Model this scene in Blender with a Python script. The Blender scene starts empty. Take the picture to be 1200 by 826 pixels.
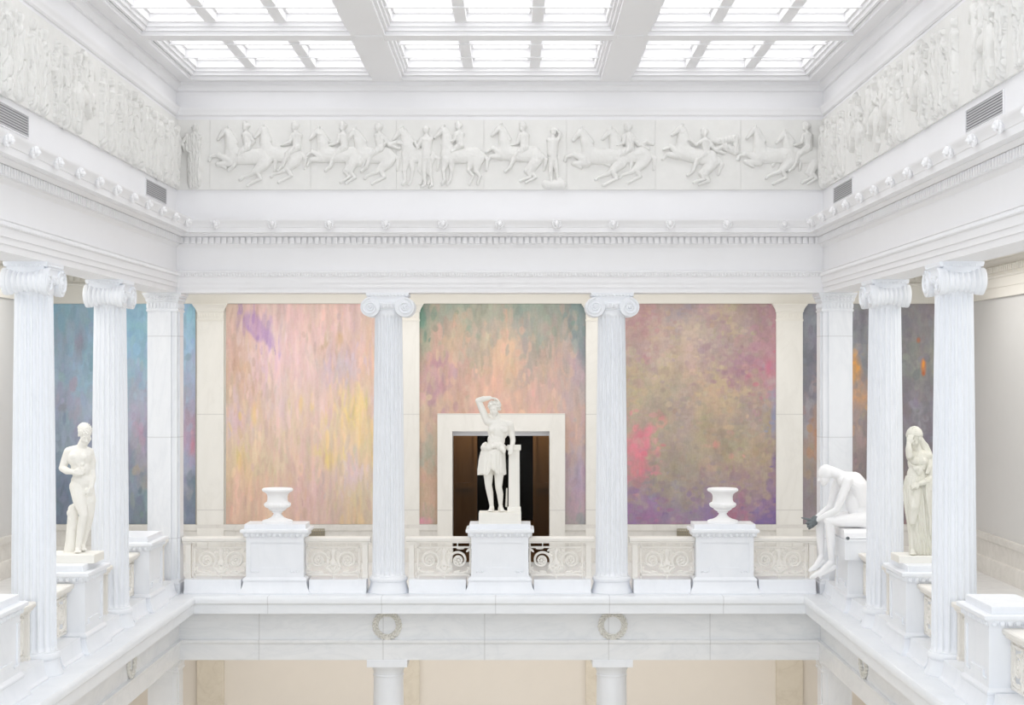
import bpy, bmesh, math, random
import numpy as np
from mathutils import Vector, Matrix

# ---------------------------------------------------------------- camera, world, light, exposure
S = 0.0149            # metres per design unit (one photo pixel at the depth of the rear colonnade)
FL = 1915.0           # depth of the rear colonnade axis, design units
EYE = 256.0           # eye height above the gallery floor, design units
sc = bpy.context.scene
COL = sc.collection
cam_d = bpy.data.cameras.new('camera')
cam_d.sensor_width = 36.0
cam_d.lens = FL / 1200.0 * 36.0
cam_d.shift_x = -5.0 / 1200.0
cam_d.shift_y = 24.5 / 1200.0
cam_d.clip_end = 500
cam = bpy.data.objects.new('camera', cam_d)
cam.location = (0, 0, EYE * S)
cam.rotation_euler = (math.pi / 2, 0, 0)
COL.objects.link(cam)
sc.camera = cam

world = bpy.data.worlds.new('daylight')
sc.world = world
world.use_nodes = True
world.node_tree.nodes['Background'].inputs[0].default_value = (0.93, 0.965, 1.0, 1)
world.node_tree.nodes['Background'].inputs[1].default_value = 0.93
GLASS_EMIT = 1.0     # daylight coming through the frosted laylight
sc.view_settings.view_transform = 'Standard'
sc.view_settings.look = 'None'
sc.view_settings.exposure = 0.79
sc.view_settings.gamma = 1.0
sc.view_settings.use_curve_mapping = False
sc.cycles.use_denoising = True
sc.cycles.max_bounces = 8
sc.cycles.diffuse_bounces = 6
sc.cycles.caustics_reflective = False
sc.cycles.caustics_refractive = False
sc.cycles.sample_clamp_indirect = 6.0

def area_light(name, loc, rot, sx, sy, power, col=(1, 0.985, 0.96)):
    d = bpy.data.lights.new(name, 'AREA')
    d.shape = 'RECTANGLE'
    d.size = sx * S; d.size_y = sy * S
    d.energy = power; d.color = col
    o = bpy.data.objects.new(name, d)
    o.location = (loc[0] * S, loc[1] * S, (loc[2] + EYE) * S)
    o.rotation_euler = rot
    COL.objects.link(o)
    return o
# unseen lamps added to brighten the galleries, set under their ceilings behind the colonnade
area_light('gallery_fill', (-20, 2075, 136), (0, 0, 0), 780, 110, 105)
area_light('gallery_fill', (-545, 1600, 136), (0, 0, 0), 90, 900, 142)
area_light('gallery_fill', (505, 1600, 136), (0, 0, 0), 90, 900, 124)
area_light('lower_gallery_fill', (-20, 2075, -304), (0, 0, 0), 780, 110, 80, (1, 0.97, 0.93))  # added fill for the lower galleries, no fitting modelled
area_light('lower_gallery_fill', (-545, 1600, -304), (0, 0, 0), 90, 900, 40, (1, 0.95, 0.86))
area_light('lower_gallery_fill', (505, 1600, -304), (0, 0, 0), 90, 900, 40, (1, 0.95, 0.86))

area_light('vestibule_fill', (-16, 2300, -46), (0, 0, 0), 120, 60, 12, (1, 0.88, 0.72))  # added lamp, brightens the wood panels behind the door glass

# ---------------------------------------------------------------- helpers
XL, XR, YB = -411.0, 373.0, 1915.0     # axes of the left, right and rear colonnades
BAY = (XR - XL) / 3.0
YN = 620.0                              # near end of what is built

class MB:
    def __init__(s): s.v = []; s.f = []
    def add(s, vs, fs):
        n = len(s.v)
        s.v.extend([tuple(map(float, p)) for p in vs]); s.f.extend([tuple(i + n for i in f) for f in fs])
        return s
    def box(s, x0, x1, y0, y1, z0, z1):
        v = [(x0,y0,z0),(x1,y0,z0),(x1,y1,z0),(x0,y1,z0),(x0,y0,z1),(x1,y0,z1),(x1,y1,z1),(x0,y1,z1)]
        return s.add(v, [(0,3,2,1),(4,5,6,7),(0,1,5,4),(1,2,6,5),(2,3,7,6),(3,0,4,7)])
    def frustum(s, hx0, hy0, z0, hx1, hy1, z1, cx=0, cy=0):
        v = [(cx-hx0,cy-hy0,z0),(cx+hx0,cy-hy0,z0),(cx+hx0,cy+hy0,z0),(cx-hx0,cy+hy0,z0),
             (cx-hx1,cy-hy1,z1),(cx+hx1,cy-hy1,z1),(cx+hx1,cy+hy1,z1),(cx-hx1,cy+hy1,z1)]
        return s.add(v, [(0,3,2,1),(4,5,6,7),(0,1,5,4),(1,2,6,5),(2,3,7,6),(3,0,4,7)])
    def rect_rings(s, rings, cx=0, cy=0):
        """stack of rectangles (hx, hy, z) joined into one closed solid"""
        vs = []
        for hx, hy, z in rings:
            vs += [(cx-hx,cy-hy,z),(cx+hx,cy-hy,z),(cx+hx,cy+hy,z),(cx-hx,cy+hy,z)]
        fs = [(3,2,1,0)]
        n = len(rings)
        for k in range(n-1):
            a = 4*k
            for i in range(4):
                j = (i+1) % 4
                fs.append((a+i, a+j, a+4+j, a+4+i))
        fs.append((4*n-4, 4*n-3, 4*n-2, 4*n-1))
        return s.add(vs, fs)
    def loops(s, rings, closed_ends=True):
        n = len(rings[0]); vs = [p for r in rings for p in r]; fs = []
        for k in range(len(rings)-1):
            for i in range(n):
                j = (i+1) % n
                fs.append((k*n+i, k*n+j, (k+1)*n+j, (k+1)*n+i))
        if closed_ends:
            fs.append(tuple(range(n-1, -1, -1)))
            fs.append(tuple(range((len(rings)-1)*n, len(rings)*n)))
        return s.add(vs, fs)
    def lathe(s, prof, n=32, c=(0,0,0), axis='z', mod=None, sx=1, sy=1):
        rings = []
        for k, (r, h) in enumerate(prof):
            ring = []
            for i in range(n):
                a = 2*math.pi*i/n
                rr = r * (mod(a, k) if mod else 1)
                p = (rr*math.cos(a)*sx, rr*math.sin(a)*sy, h)
                if axis == 'y': p = (p[0], p[2], -p[1])
                ring.append((c[0]+p[0], c[1]+p[1], c[2]+p[2]))
            rings.append(ring)
        return s.loops(rings)
    def ell(s, c, r, nu=10, nv=6, rot=None):
        vs = [(0,0,-1)]
        for j in range(1, nv):
            t = -math.pi/2 + math.pi*j/nv
            for i in range(nu):
                a = 2*math.pi*i/nu
                vs.append((math.cos(t)*math.cos(a), math.cos(t)*math.sin(a), math.sin(t)))
        vs.append((0,0,1))
        V = []
        for p in vs:
            q = Vector((p[0]*r[0], p[1]*r[1], p[2]*r[2]))
            if rot is not None: q = rot @ q
            V.append((q.x+c[0], q.y+c[1], q.z+c[2]))
        fs = []
        for i in range(nu): fs.append((0, 1+(i+1) % nu, 1+i))
        for j in range(nv-2):
            for i in range(nu):
                a = 1+j*nu+i; b = 1+j*nu+(i+1) % nu
                fs.append((a, b, b+nu, a+nu))
        L = len(V)-1
        for i in range(nu): fs.append((L, L-nu+i, L-nu+(i+1) % nu))
        return s.add(V, fs)
    def tube(s, pts, r, n=6, flat=1.0, axis=None, closed=False):
        """tube along pts; r a number or a list; with axis, the section is scaled by flat along it"""
        P = [Vector(p) for p in pts]; m = len(P)
        rs = r if isinstance(r, (list, tuple)) else [r]*m
        ax = Vector(axis) if axis else None
        rings = []
        prev = None
        for k in range(m):
            if closed: t = P[(k+1) % m] - P[k-1]
            else: t = P[min(k+1, m-1)] - P[max(k-1, 0)]
            t.normalize()
            if ax: u = ax.copy()
            else:
                u = prev if prev is not None else (Vector((0,0,1)) if abs(t.z) < .9 else Vector((1,0,0)))
            u = (u - t*u.dot(t)).normalized(); prev = u
            w = t.cross(u)
            rings.append([tuple(P[k] + u*(math.cos(2*math.pi*i/n)*rs[k]*(flat if ax else 1)) + w*(math.sin(2*math.pi*i/n)*rs[k])) for i in range(n)])
        if closed:
            rings.append(rings[0]); return s.loops(rings, False)
        return s.loops(rings)
    def cap(s, a, b, ra, rb, n=14, nh=4):
        """round cone with hemispherical ends"""
        A = Vector(a); B = Vector(b); d = B - A
        L = d.length; t = d / L if L > 1e-9 else Vector((0,0,1))
        u = Vector((0,0,1)) if abs(t.z) < .9 else Vector((1,0,0))
        u = (u - t*u.dot(t)).normalized(); w = t.cross(u)
        rings = []
        for j in range(1, nh+1):
            q = math.pi/2*j/nh
            rings.append((A - t*ra*math.cos(q), ra*math.sin(q)))
        for j in range(nh, 0, -1):
            q = math.pi/2*j/nh
            rings.append((B + t*rb*math.cos(q), rb*math.sin(q)))
        R = [[tuple(c + u*(math.cos(2*math.pi*i/n)*r) + w*(math.sin(2*math.pi*i/n)*r)) for i in range(n)] for c, r in rings]
        return s.loops(R)
    def mesh(s, name, scale=S, off=(0,0,0), smooth=35):
        me = bpy.data.meshes.new(name)
        V = (np.array(s.v, dtype=float) + np.array(off)) * scale
        me.from_pydata(V.tolist(), [], s.f)
        bm = bmesh.new(); bm.from_mesh(me)
        bmesh.ops.recalc_face_normals(bm, faces=bm.faces[:])
        bm.to_mesh(me); bm.free()
        if smooth:
            me.polygons.foreach_set('use_smooth', [True]*len(me.polygons))
            me.set_sharp_from_angle(angle=math.radians(smooth))
        me.update()
        return me
    def build(s, name, mat, parent=None, scale=S, off=(0,0,0), smooth=35):
        me = s.mesh(name, scale, off, smooth)
        return link(name, me, mat, parent)

def link(name, me, mat, parent=None):
    o = bpy.data.objects.new(name, me)
    if mat is not None and len(me.materials) == 0: me.materials.append(mat)
    COL.objects.link(o)
    if parent is not None: o.parent = parent
    return o
def wpos(x, y, z): return (x*S, y*S, (z + EYE)*S)
def empty(name, loc=(0,0,0), rz=0, label=None, cat=None, group=None, kind=None):
    """an Empty at a design-unit location (z counted from eye level)"""
    o = bpy.data.objects.new(name, None)
    o.empty_display_size = .1
    o.location = wpos(*loc); o.rotation_euler = (0, 0, rz)
    COL.objects.link(o)
    return tag(o, label, cat, group, kind)
def tag(o, label=None, cat=None, group=None, kind=None):
    for k, v in (('label', label), ('category', cat), ('group', group), ('kind', kind)):
        if v: o[k] = v
    return o
def dup(root, loc, rz=0, label=None, group=None):
    r = root.copy(); COL.objects.link(r)
    r.location = wpos(*loc); r.rotation_euler = (0, 0, rz)
    if label: r['label'] = label
    if group: r['group'] = group
    def kids(src, dst):
        for ch in list(src.children):
            c = ch.copy(); COL.objects.link(c); c.parent = dst
            kids(ch, c)
    kids(root, r)
    return r
WO = (0, 0, EYE)     # offset for meshes written directly in eye-level design units
def struct(name, mb, mat, parent=None, smooth=35):
    o = mb.build(name, mat, parent, off=WO, smooth=smooth)
    if parent is None: o['kind'] = 'structure'
    return o

# ---------------------------------------------------------------- materials
class NT:
    def __init__(s, name, rough=.5, spec=.3):
        s.m = bpy.data.materials.new(name); s.m.use_nodes = True
        s.t = s.m.node_tree; s.n = s.t.nodes
        s.b = s.n['Principled BSDF']
        s.b.inputs['Roughness'].default_value = rough
        s.b.inputs['Specular IOR Level'].default_value = spec
    def new(s, kind, **kw):
        x = s.n.new(kind)
        for k, v in kw.items():
            if hasattr(x, k): setattr(x, k, v)
        return x
    def l(s, a, b): s.t.links.new(a, b)
    def pos(s, scale=(1,1,1), rot=(0,0,0), obj=False):
        if obj: out = s.new('ShaderNodeTexCoord').outputs['Object']
        else: out = s.new('ShaderNodeNewGeometry').outputs['Position']
        mp = s.new('ShaderNodeMapping')
        mp.inputs['Scale'].default_value = scale; mp.inputs['Rotation'].default_value = rot
        s.l(out, mp.inputs['Vector']); return mp.outputs[0]
    def noise(s, vec, scale, detail=4, rough=.55, dist=0):
        x = s.new('ShaderNodeTexNoise')
        x.inputs['Scale'].default_value = scale; x.inputs['Detail'].default_value = detail
        x.inputs['Roughness'].default_value = rough; x.inputs['Distortion'].default_value = dist
        s.l(vec, x.inputs['Vector']); return x.outputs['Fac']
    def ramp(s, fac, stops):
        r = s.new('ShaderNodeValToRGB'); e = r.color_ramp.elements
        while len(e) < len(stops): e.new(.5)
        for i, (p, c) in enumerate(stops):
            e[i].position = p; e[i].color = (*c, 1) if len(c) == 3 else c
        s.l(fac, r.inputs[0]); return r.outputs[0]
    def mix(s, fac, a, b, mode='MIX'):
        x = s.new('ShaderNodeMix'); x.data_type = 'RGBA'; x.blend_type = mode
        for sock, v in ((x.inputs[0], fac), (x.inputs[6], a), (x.inputs[7], b)):
            if isinstance(v, (int, float)): sock.default_value = v
            elif isinstance(v, tuple): sock.default_value = (*v, 1)
            else: s.l(v, sock)
        return x.outputs[2]
    def math(s, op, a, b=None):
        x = s.new('ShaderNodeMath'); x.operation = op
        for sock, v in ((x.inputs[0], a), (x.inputs[1], b)):
            if v is None: continue
            if isinstance(v, (int, float)): sock.default_value = v
            else: s.l(v, sock)
        return x.outputs[0]
    def bump(s, h, strength=.2, dist=.01):
        x = s.new('ShaderNodeBump'); x.inputs['Strength'].default_value = strength
        x.inputs['Distance'].default_value = dist
        s.l(h, x.inputs['Height']); s.l(x.outputs[0], s.b.inputs['Normal'])
    def col(s, c):
        if isinstance(c, tuple): s.b.inputs['Base Color'].default_value = (*c, 1)
        else: s.l(c, s.b.inputs['Base Color'])
        return s.m

def marble(name, base, vein, amount=.5, scale=1.0, rough=.4, stretch=(1,1,1), joints=None, jcol=.78):
    k = NT(name, rough, .35)
    p = k.pos(stretch, (.3, .5, .2))
    n1 = k.noise(p, 1.1*scale, 6, .6, 1.2)
    v = k.math('ABSOLUTE', k.math('SUBTRACT', n1, .5))
    veins = k.ramp(v, [(0, (1,1,1)), (.035, (.35,.35,.35)), (.11, (0,0,0))])
    cloud = k.noise(p, 2.6*scale, 5, .6, .4)
    cl = k.ramp(cloud, [(.35, (0,0,0)), (.75, (1,1,1))])
    f = k.math('MULTIPLY', k.math('ADD', k.math('MULTIPLY', veins, .55), k.math('MULTIPLY', cl, .6)), amount)
    c = k.mix(f, base, vein)
    if joints:
        sep = k.new('ShaderNodeSeparateXYZ'); k.l(k.new('ShaderNodeNewGeometry').outputs['Position'], sep.inputs[0])
        for ax, off, pitch, w in joints:
            q = k.math('FRACT', k.math('DIVIDE', k.math('SUBTRACT', sep.outputs[ax], off), pitch))
            inside = k.math('LESS_THAN', q, w/pitch)
            c = k.mix(k.math('MULTIPLY', inside, .8), c, tuple(x*jcol for x in base))
    return k.col(c)

def plain(name, c, rough=.6, var=.03, scale=3.0, spec=.25, bumpy=0):
    k = NT(name, rough, spec)
    n = k.noise(k.pos(), scale, 4)
    m = k.col(k.mix(n, tuple(x*(1-var) for x in c), tuple(min(1, x*(1+var)) for x in c)))
    if bumpy: k.bump(k.noise(k.pos(), 60, 3), bumpy, .004)
    return m

M = {}
M['plaster'] = plain('white_painted_plaster', (.855, .853, .868), .6, .012)
M['frieze'] = plain('cast_plaster', (.79, .785, .765), .7, .05, 6, bumpy=.1)
M['cream'] = plain('cream_painted_plaster', (.82, .80, .745), .65, .02)
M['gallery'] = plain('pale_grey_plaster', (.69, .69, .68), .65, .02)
M['marble'] = marble('white_veined_marble', (.855, .874, .912), (.65, .69, .74), .2, 1.0, .35, (1,1,.35))
M['marble_block'] = marble('white_marble_blocks', (.835, .845, .86), (.60, .63, .67), .36, 1.0, .35, (.6,.6,1.6),
                           joints=[(0, -2.31, BAY*S/1.0, .022), (0, -2.31 + BAY*S*.45, BAY*S, .022)])
M['marble_ledge'] = marble('white_marble_ledge', (.845, .865, .895), (.66, .70, .75), .26, 1.1, .35, (.6,.6,1.6), joints=[(0, -2.31, BAY*S/2, .018)])
M['marble_cream'] = marble('cream_marble', (.85, .835, .79), (.66, .64, .59), .3, 1.2, .4, (1,1,.4), joints=[(2, 1.05, 1.93, .02)])
M['marble_pier'] = marble('white_pier_marble', (.83, .845, .875), (.62, .65, .70), .34, 1.4, .4, (1,1,.35), joints=[(2, .95, 1.75, .02)])
M['wainscot'] = marble('wainscot_marble', (.79, .77, .73), (.58, .56, .52), .45, 1.5, .4)
M['balustrade'] = plain('cream_painted_iron', (.83, .805, .76), .5, .03, 8)
M['statue'] = plain('statue_plaster', (.855, .838, .79), .55, .04, 5)
M['statue_grey'] = marble('weathered_statue_marble', (.80, .785, .72), (.58, .57, .46), .5, 2.5, .5, (1,1,.4))
M['statue_white'] = plain('matte_white_coating', (.90, .90, .91), .7, .004)
M['statue_dark'] = plain('dark_grey_hands', (.16, .18, .19), .6, .4, 18)
M['floor'] = marble('gallery_floor_marble', (.80, .80, .80), (.6, .61, .62), .5, 1.0, .3)
M['lower_floor'] = marble('lower_floor_marble', (.74, .71, .65), (.55, .52, .47), .5, 1.0, .3)
M['lower_wall'] = plain('tan_cream_plaster', (.79, .75, .70), .65, .02)
M['lower_pilaster'] = marble('tan_marble', (.76, .71, .62), (.58, .52, .43), .5, 1.3, .4)
M['vent'] = plain('grey_vent_metal', (.55, .55, .56), .5, .02)
M['vent_dark'] = plain('dark_duct', (.30, .30, .31), .8, .02)
M['bronze'] = plain('pierced_bronze', (.50, .45, .34), .5, .1)
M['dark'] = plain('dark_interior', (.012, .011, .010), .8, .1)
M['wood'] = NT('brown_wood', .45, .3)
_k = M['wood']; M['wood'] = _k.col(_k.mix(_k.noise(_k.pos((6,6,.5)), 3, 5), (.16, .075, .028), (.30, .16, .065)))
_k = NT('door_glass', .05, .5); _k.b.inputs['Transmission Weight'].default_value = 1.0; _k.b.inputs['IOR'].default_value = 1.1
M['glass'] = _k.col((.93, .93, .92))
_k = NT('frosted_laylight_glass', .5, .3)
_k.b.inputs['Emission Color'].default_value = (1, 1, 1, 1); _k.b.inputs['Emission Strength'].default_value = GLASS_EMIT
M['laylight'] = _k.col((.9, .9, .9))

# ---------------------------------------------------------------- setting: mitred mouldings round the hall
def zf(py, e): return (437.5 - py) * (FL - e) / FL      # height of a rear-wall feature e units in front of the colonnade axis
def path_pt(side, e, end):
    """the near or mitre end of a horizontal line e units in front of a side's axis"""
    if side == 'left':  return (XL + e, YN) if end == 0 else (XL + e, YB - e)
    if side == 'right': return (XR - e, YB - e) if end == 0 else (XR - e, YN)
    return (XL + e, YB - e) if end == 0 else (XR - e, YB - e)
def mould(side, prof, mb=None):
    """closed profile of (e, z) points swept along one side of the hall"""
    mb = mb or MB()
    rings = []
    for end in (0, 1):
        rings.append([(*path_pt(side, e, end), z) for e, z in prof])
    mb.loops(rings)
    return mb
def along(side, t, e, z):
    """point at distance t from the left (or far) corner along a side, e in front of its axis"""
    if side == 'back': return (XL + t, YB - e, z)
    if side == 'left': return (XL + e, YB - t, z)
    return (XR - e, YB - t, z)
def side_box(mb, side, t0, t1, e0, e1, z0, z1):
    a = along(side, t0, e0, z0); b = along(side, t1, e1, z1)
    mb.box(min(a[0], b[0]), max(a[0], b[0]), min(a[1], b[1]), max(a[1], b[1]), z0, z1)
SIDES = ('back', 'left', 'right')
LEN = {'back': XR - XL, 'left': YB - YN, 'right': YB - YN}
ZA = 93.7     # underside of the upper architrave
TH = -16.5    # rear face of the entablature

def lion_head():
    m = MB()
    m.ell((0, 0, 0), (4.6, 2.6, 5.4), 12, 8)
    m.ell((0, -2.6, .6), (3.2, 2.8, 3.4), 10, 7)
    m.ell((0, -4.8, -1.4), (1.9, 2.0, 1.7), 8, 6)
    m.ell((0, -4.4, .3), (.9, 1.6, 1.5), 8, 5)
    m.ell((0, -4.4, -3.3), (1.3, 1.4, 1.0), 8, 5)
    for sx in (-1, 1):
        m.ell((sx*1.5, -4.4, 1.4), (1.1, .8, .7), 8, 5)
        m.ell((sx*3.1, -1.8, 3.4), (1.1, .9, 1.3), 8, 5)
    for i in range(13):
        a = 2*math.pi*i/13
        m.ell((4.3*math.cos(a), -1.1, 4.9*math.sin(a)), (1.5, 1.4, 1.5), 7, 5)
    return m.mesh('lion_head')
LION = lion_head(); LION.materials.append(M['plaster'])

n_trim = 0
for side in SIDES:
    n_trim += 1
    # architrave and frieze band
    z = zf
    prof = [(TH, ZA), (16.5, ZA), (16.5, z(337, 16.5)), (17.6, z(337, 17.6)), (17.6, z(331.5, 17.6)), (18.7, z(331.5, 18.7)),
            (18.7, z(324.2, 18.7)), (19.6, z(324.0, 19.6)), (20.6, z(319.3, 20.6)), (21.4, z(319.2, 21.4)), (21.4, z(317.6, 21.4)), (16.5, z(317.2, 16.5)),
            (16.5, z(290.5, 16.5)), (TH, z(290.5, 16.5))]
    tr = struct('trim_%d' % n_trim, mould(side, prof), M['plaster'])
    lm = MB()                      # carved leaf moulding
    L = LEN[side]; k = 0; t = 24.0
    while t < L - (24 if side == 'back' else 0):
        c = along(side, t, 20.6, z(321.7, 20.6))
        r = (1.15, 1.0, 2.0) if side == 'back' else (1.0, 1.15, 2.0)
        lm.ell(c, r, 6, 4)
        t += 3.3
    lm.build('leaf_moulding', M['plaster'], tr, off=WO)
    # cornice
    n_trim += 1
    zc = zf(272.3, 35)
    prof = [(TH, z(290.5, 16.5)), (16.5, z(290.5, 16.5)), (17.5, z(289, 17.5)), (19.5, z(287.2, 19.5)), (19.8, z(286.2, 19.8)), (19.8, z(277.3, 19.8)),
            (24, z(277.2, 24)), (25.5, z(275.8, 25.5)), (27, zc - .6), (27, zc), (35, zc), (35, z(266.3, 35)),
            (35.8, z(266, 35.8)), (36.2, z(264.3, 36.2)), (37.2, z(262, 37.2)), (39.2, z(259.6, 39.2)), (40, z(258, 40)), (40, z(256.6, 40)), (TH, z(256.6, 40))]
    co = struct('trim_%d' % n_trim, mould(side, prof), M['plaster'])
    dn = MB(); t = 20.5; L = LEN[side]
    while t < L - 20:
        if side == 'back' or t > 20:
            side_box(dn, side, t, t + 4.7, 19.5, 23.6, z(285.3, 23), z(277.8, 23))
        t += 7.15
    dn.build('dentils', M['plaster'], co, off=WO)
    n = 11 if side == 'back' else (12 if side == 'left' else 13)
    for i in range(1, n + 1):
        h = link('lion_head', LION, None, co)
        p = along(side, i*BAY/4, 37.6, z(262.2, 40))
        h.location = wpos(*p)
        h.rotation_euler = (0, 0, {'back': 0, 'left': math.pi/2, 'right': -math.pi/2}[side])
    # crown under the ceiling
    n_trim += 1
    prof = [(12, z(136, 17)), (17, z(136, 17)), (17.6, z(135.2, 17.6)), (18.4, z(134.2, 18.4)), (18.4, z(133.0, 18.4)), (20.2, z(129.5, 20.2)), (21.2, z(126.5, 21.2)), (21.2, z(125.2, 21.2)), (12, z(125.2, 21.2))]
    cr = struct('trim_%d' % n_trim, mould(side, prof), M['plaster'])
    prof = [(12, z(107.2, 17.6)), (17.6, z(107.2, 17.6)), (18.6, z(106.4, 18.6)), (18.6, z(105, 18.6)), (21, z(100.8, 21)), (22.4, z(99.8, 22.4)), (22.4, 337.6), (36, 337.6), (36, 341), (37.2, 341.5), (37.2, 344), (39, 346.5), (39, 352), (36, 372), (12, 372)]
    mould(side, prof).build('crown', M['plaster'], cr, off=WO)

def wall_slab(name, side, e0, e1, z0, z1, mat):
    return struct(name, mould(side, [(e0, z0), (e1, z0), (e1, z1), (e0, z1)]), mat, smooth=0)
for side in SIDES:
    wall_slab('wall_' + side, side, TH, 16, zf(256.6, 40) - 2, 372, M['plaster'])

# ---------------------------------------------------------------- floors, lower beam
prof_ledge = [(-16.5, -275.5), (21, -275.5), (41, -275.5), (41, -265.3), (42.2, -264.6), (43.2, -263.5), (43.4, -260), (42.6, -257.2), (41.4, -256), (-16.5, -256)]
prof_beam = [(-22, -332), (22, -332), (22, -313.2), (23.8, -312.2), (24.2, -310.2), (24.2, -308.6), (20.5, -308), (20.5, -275.5), (-22, -275.5)]
def wreath():
    m = MB()
    for row, (r, n, sz) in enumerate(((15.6, 22, 2.3), (11.6, 18, 2.1))):
        for i in range(n):
            a = 2*math.pi*(i + .5*row)/n
            m.ell((r*math.cos(a), -.6, r*math.sin(a)), (sz*1.3, 2.0, sz*.62), 8, 5, Matrix.Rotation(-(a + math.pi/2 + (.5 if row else -.5)), 3, 'Y'))
    m.tube([(13.6*math.cos(2*math.pi*i/36), 0, 13.6*math.sin(2*math.pi*i/36)) for i in range(36)], 3.4, 8, .16, (0,1,0), True)
    m.box(-1.2, 1.2, -2.2, 0, -17.5, -12)
    return m.mesh('wreath')
WREATH = wreath(); WREATH.materials.append(plain('stained_carved_marble', (.75, .735, .69), .5, .08, 9))
WT = {'back': (BAY, 2*BAY), 'left': (BAY, 2*BAY), 'right': (BAY, 2*BAY)}
for i, side in enumerate(SIDES):
    n_trim += 1
    b = struct('trim_%d' % n_trim, mould(side, prof_beam), M['marble_block'])
    for t in WT[side]:
        w = link('wreath', WREATH, None, b)
        w.location = wpos(*along(side, t, 21.2, -291.8))
        w.rotation_euler = (0, 0, {'back': 0, 'left': math.pi/2, 'right': -math.pi/2}[side])
for i, side in enumerate(SIDES):
    n_trim += 1
    struct('trim_%d' % n_trim, mould(side, prof_ledge), M['marble_ledge'])
GWL, GWR, YW = XL - 231, XR + 231, 2218.0       # faces of the gallery walls
f = MB()
f.box(GWL, XL + 16.4, YN, YW, -270, -256.05); f.box(XR - 16.4, GWR, YN, YW, -270, -256.05); f.box(XL + 16.4, XR - 16.4, YB + 16.5, YW, -270, -256.05)
struct('floor', f, M['floor'], smooth=0)
f = MB(); f.box(GWL - 20, GWR + 20, YN - 300, YW + 20, -660, -640)
struct('floor_lower', f, M['lower_floor'], smooth=0)
def gallery_ceiling(z0, z1):
    c = MB()
    c.box(GWL, XL - 16.5, YN, YW, z0, z1); c.box(XR + 16.5, GWR, YN, YW, z0, z1); c.box(XL - 16.5, XR + 16.5, YB + 16.5, YW, z0, z1)
    return c
struct('ceiling_gallery', gallery_ceiling(140, 150), M['cream'], smooth=0)
struct('ceiling_lower_gallery', gallery_ceiling(-300, -275.6), M['lower_wall'], smooth=0)

# ---------------------------------------------------------------- gallery walls
DX0, DX1 = (530.5 - 605)*YW/FL, (643.8 - 605)*YW/FL        # door opening
DZ1 = (437.5 - 505)*YW/FL
def gx(px): return (px - 605)*YW/FL
def gz(py): return (437.5 - py)*YW/FL
w = MB()
w.box(GWL - 30, DX0, YW, YW + 24, -256, 150); w.box(DX1, GWR + 30, YW, YW + 24, -256, 150); w.box(DX0, DX1, YW, YW + 24, DZ1, 150)
wb = struct('wall_rear_gallery', w, M['cream'], smooth=0)
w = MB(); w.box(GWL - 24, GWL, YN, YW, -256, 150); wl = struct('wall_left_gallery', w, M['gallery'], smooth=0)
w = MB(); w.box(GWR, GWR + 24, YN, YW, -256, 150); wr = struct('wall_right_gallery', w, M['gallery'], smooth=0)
w = MB(); w.box(GWL - 24, GWR + 24, YW, YW + 24, -640, -300)
wlow = struct('wall_lower_rear', w, M['lower_wall'], smooth=0)
w = MB(); w.box(GWL - 24, GWL, YN, YW, -640, -300); struct('wall_lower_left', w, M['lower_wall'], smooth=0)
w = MB(); w.box(GWR, GWR + 24, YN, YW, -640, -300); struct('wall_lower_right', w, M['lower_wall'], smooth=0)

def gmould(prof, mb=None, gap=None):
    """(d, z) profile standing d off the gallery walls, round three sides"""
    mb = mb or MB()
    for seg in ('l', 'b', 'r'):
        ra, rb = [], []
        for d, zz in prof:
            if seg == 'l': ra.append((GWL + d, YN, zz)); rb.append((GWL + d, YW - d, zz))
            if seg == 'r': ra.append((GWR - d, YW - d, zz)); rb.append((GWR - d, YN, zz))
            if seg == 'b': ra.append((GWL + d, YW - d, zz)); rb.append((GWR - d, YW - d, zz))
        if seg == 'b' and gap:
            for r0, x0, x1 in ((ra, None, gap[0]), (rb, gap[1], None)):
                g = gap[0] if x0 is None else gap[1]
                other = [(g, p[1], p[2]) for p in r0]
                mb.loops([r0, other] if x0 is None else [other, r0])
        else: mb.loops([ra, rb])
    return mb
# wall entablature over the pilasters
prof = [(-2, 94.6), (4, 94.6), (4, 107), (5, 107), (5, 118.5), (7, 119.5), (8, 121.5), (5, 122.5), (5, 134), (8, 136), (11, 140.5), (-2, 140.5)]
n_trim += 1
ge = struct('trim_%d' % n_trim, gmould(prof), M['cream'])
dn = MB()
x = GWL + 12
while x < GWR - 12:
    dn.box(x, x + 5, YW - 8.5, YW - 4, 125.5, 132.5); x += 8.6
y = YW - 20
while y > 1100:
    dn.box(GWL + 4, GWL + 8.5, y, y + 5, 125.5, 132.5); dn.box(GWR - 8.5, GWR - 4, y, y + 5, 125.5, 132.5); y -= 8.6
dn.build('dentils', M['cream'], ge, off=WO)
# wainscot
prof = [(-2, -256), (6, -256), (6, -238), (5, -235), (3, -234), (3, -214), (5, -212.5), (5.6, -209), (5.6, -204.5), (-2, -204.5)]
FX0, FX1 = gx(513), gx(662)
wn = struct('baseboard_gallery', gmould(prof, gap=(FX0 + 2, FX1 - 2)), M['wainscot'])

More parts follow.
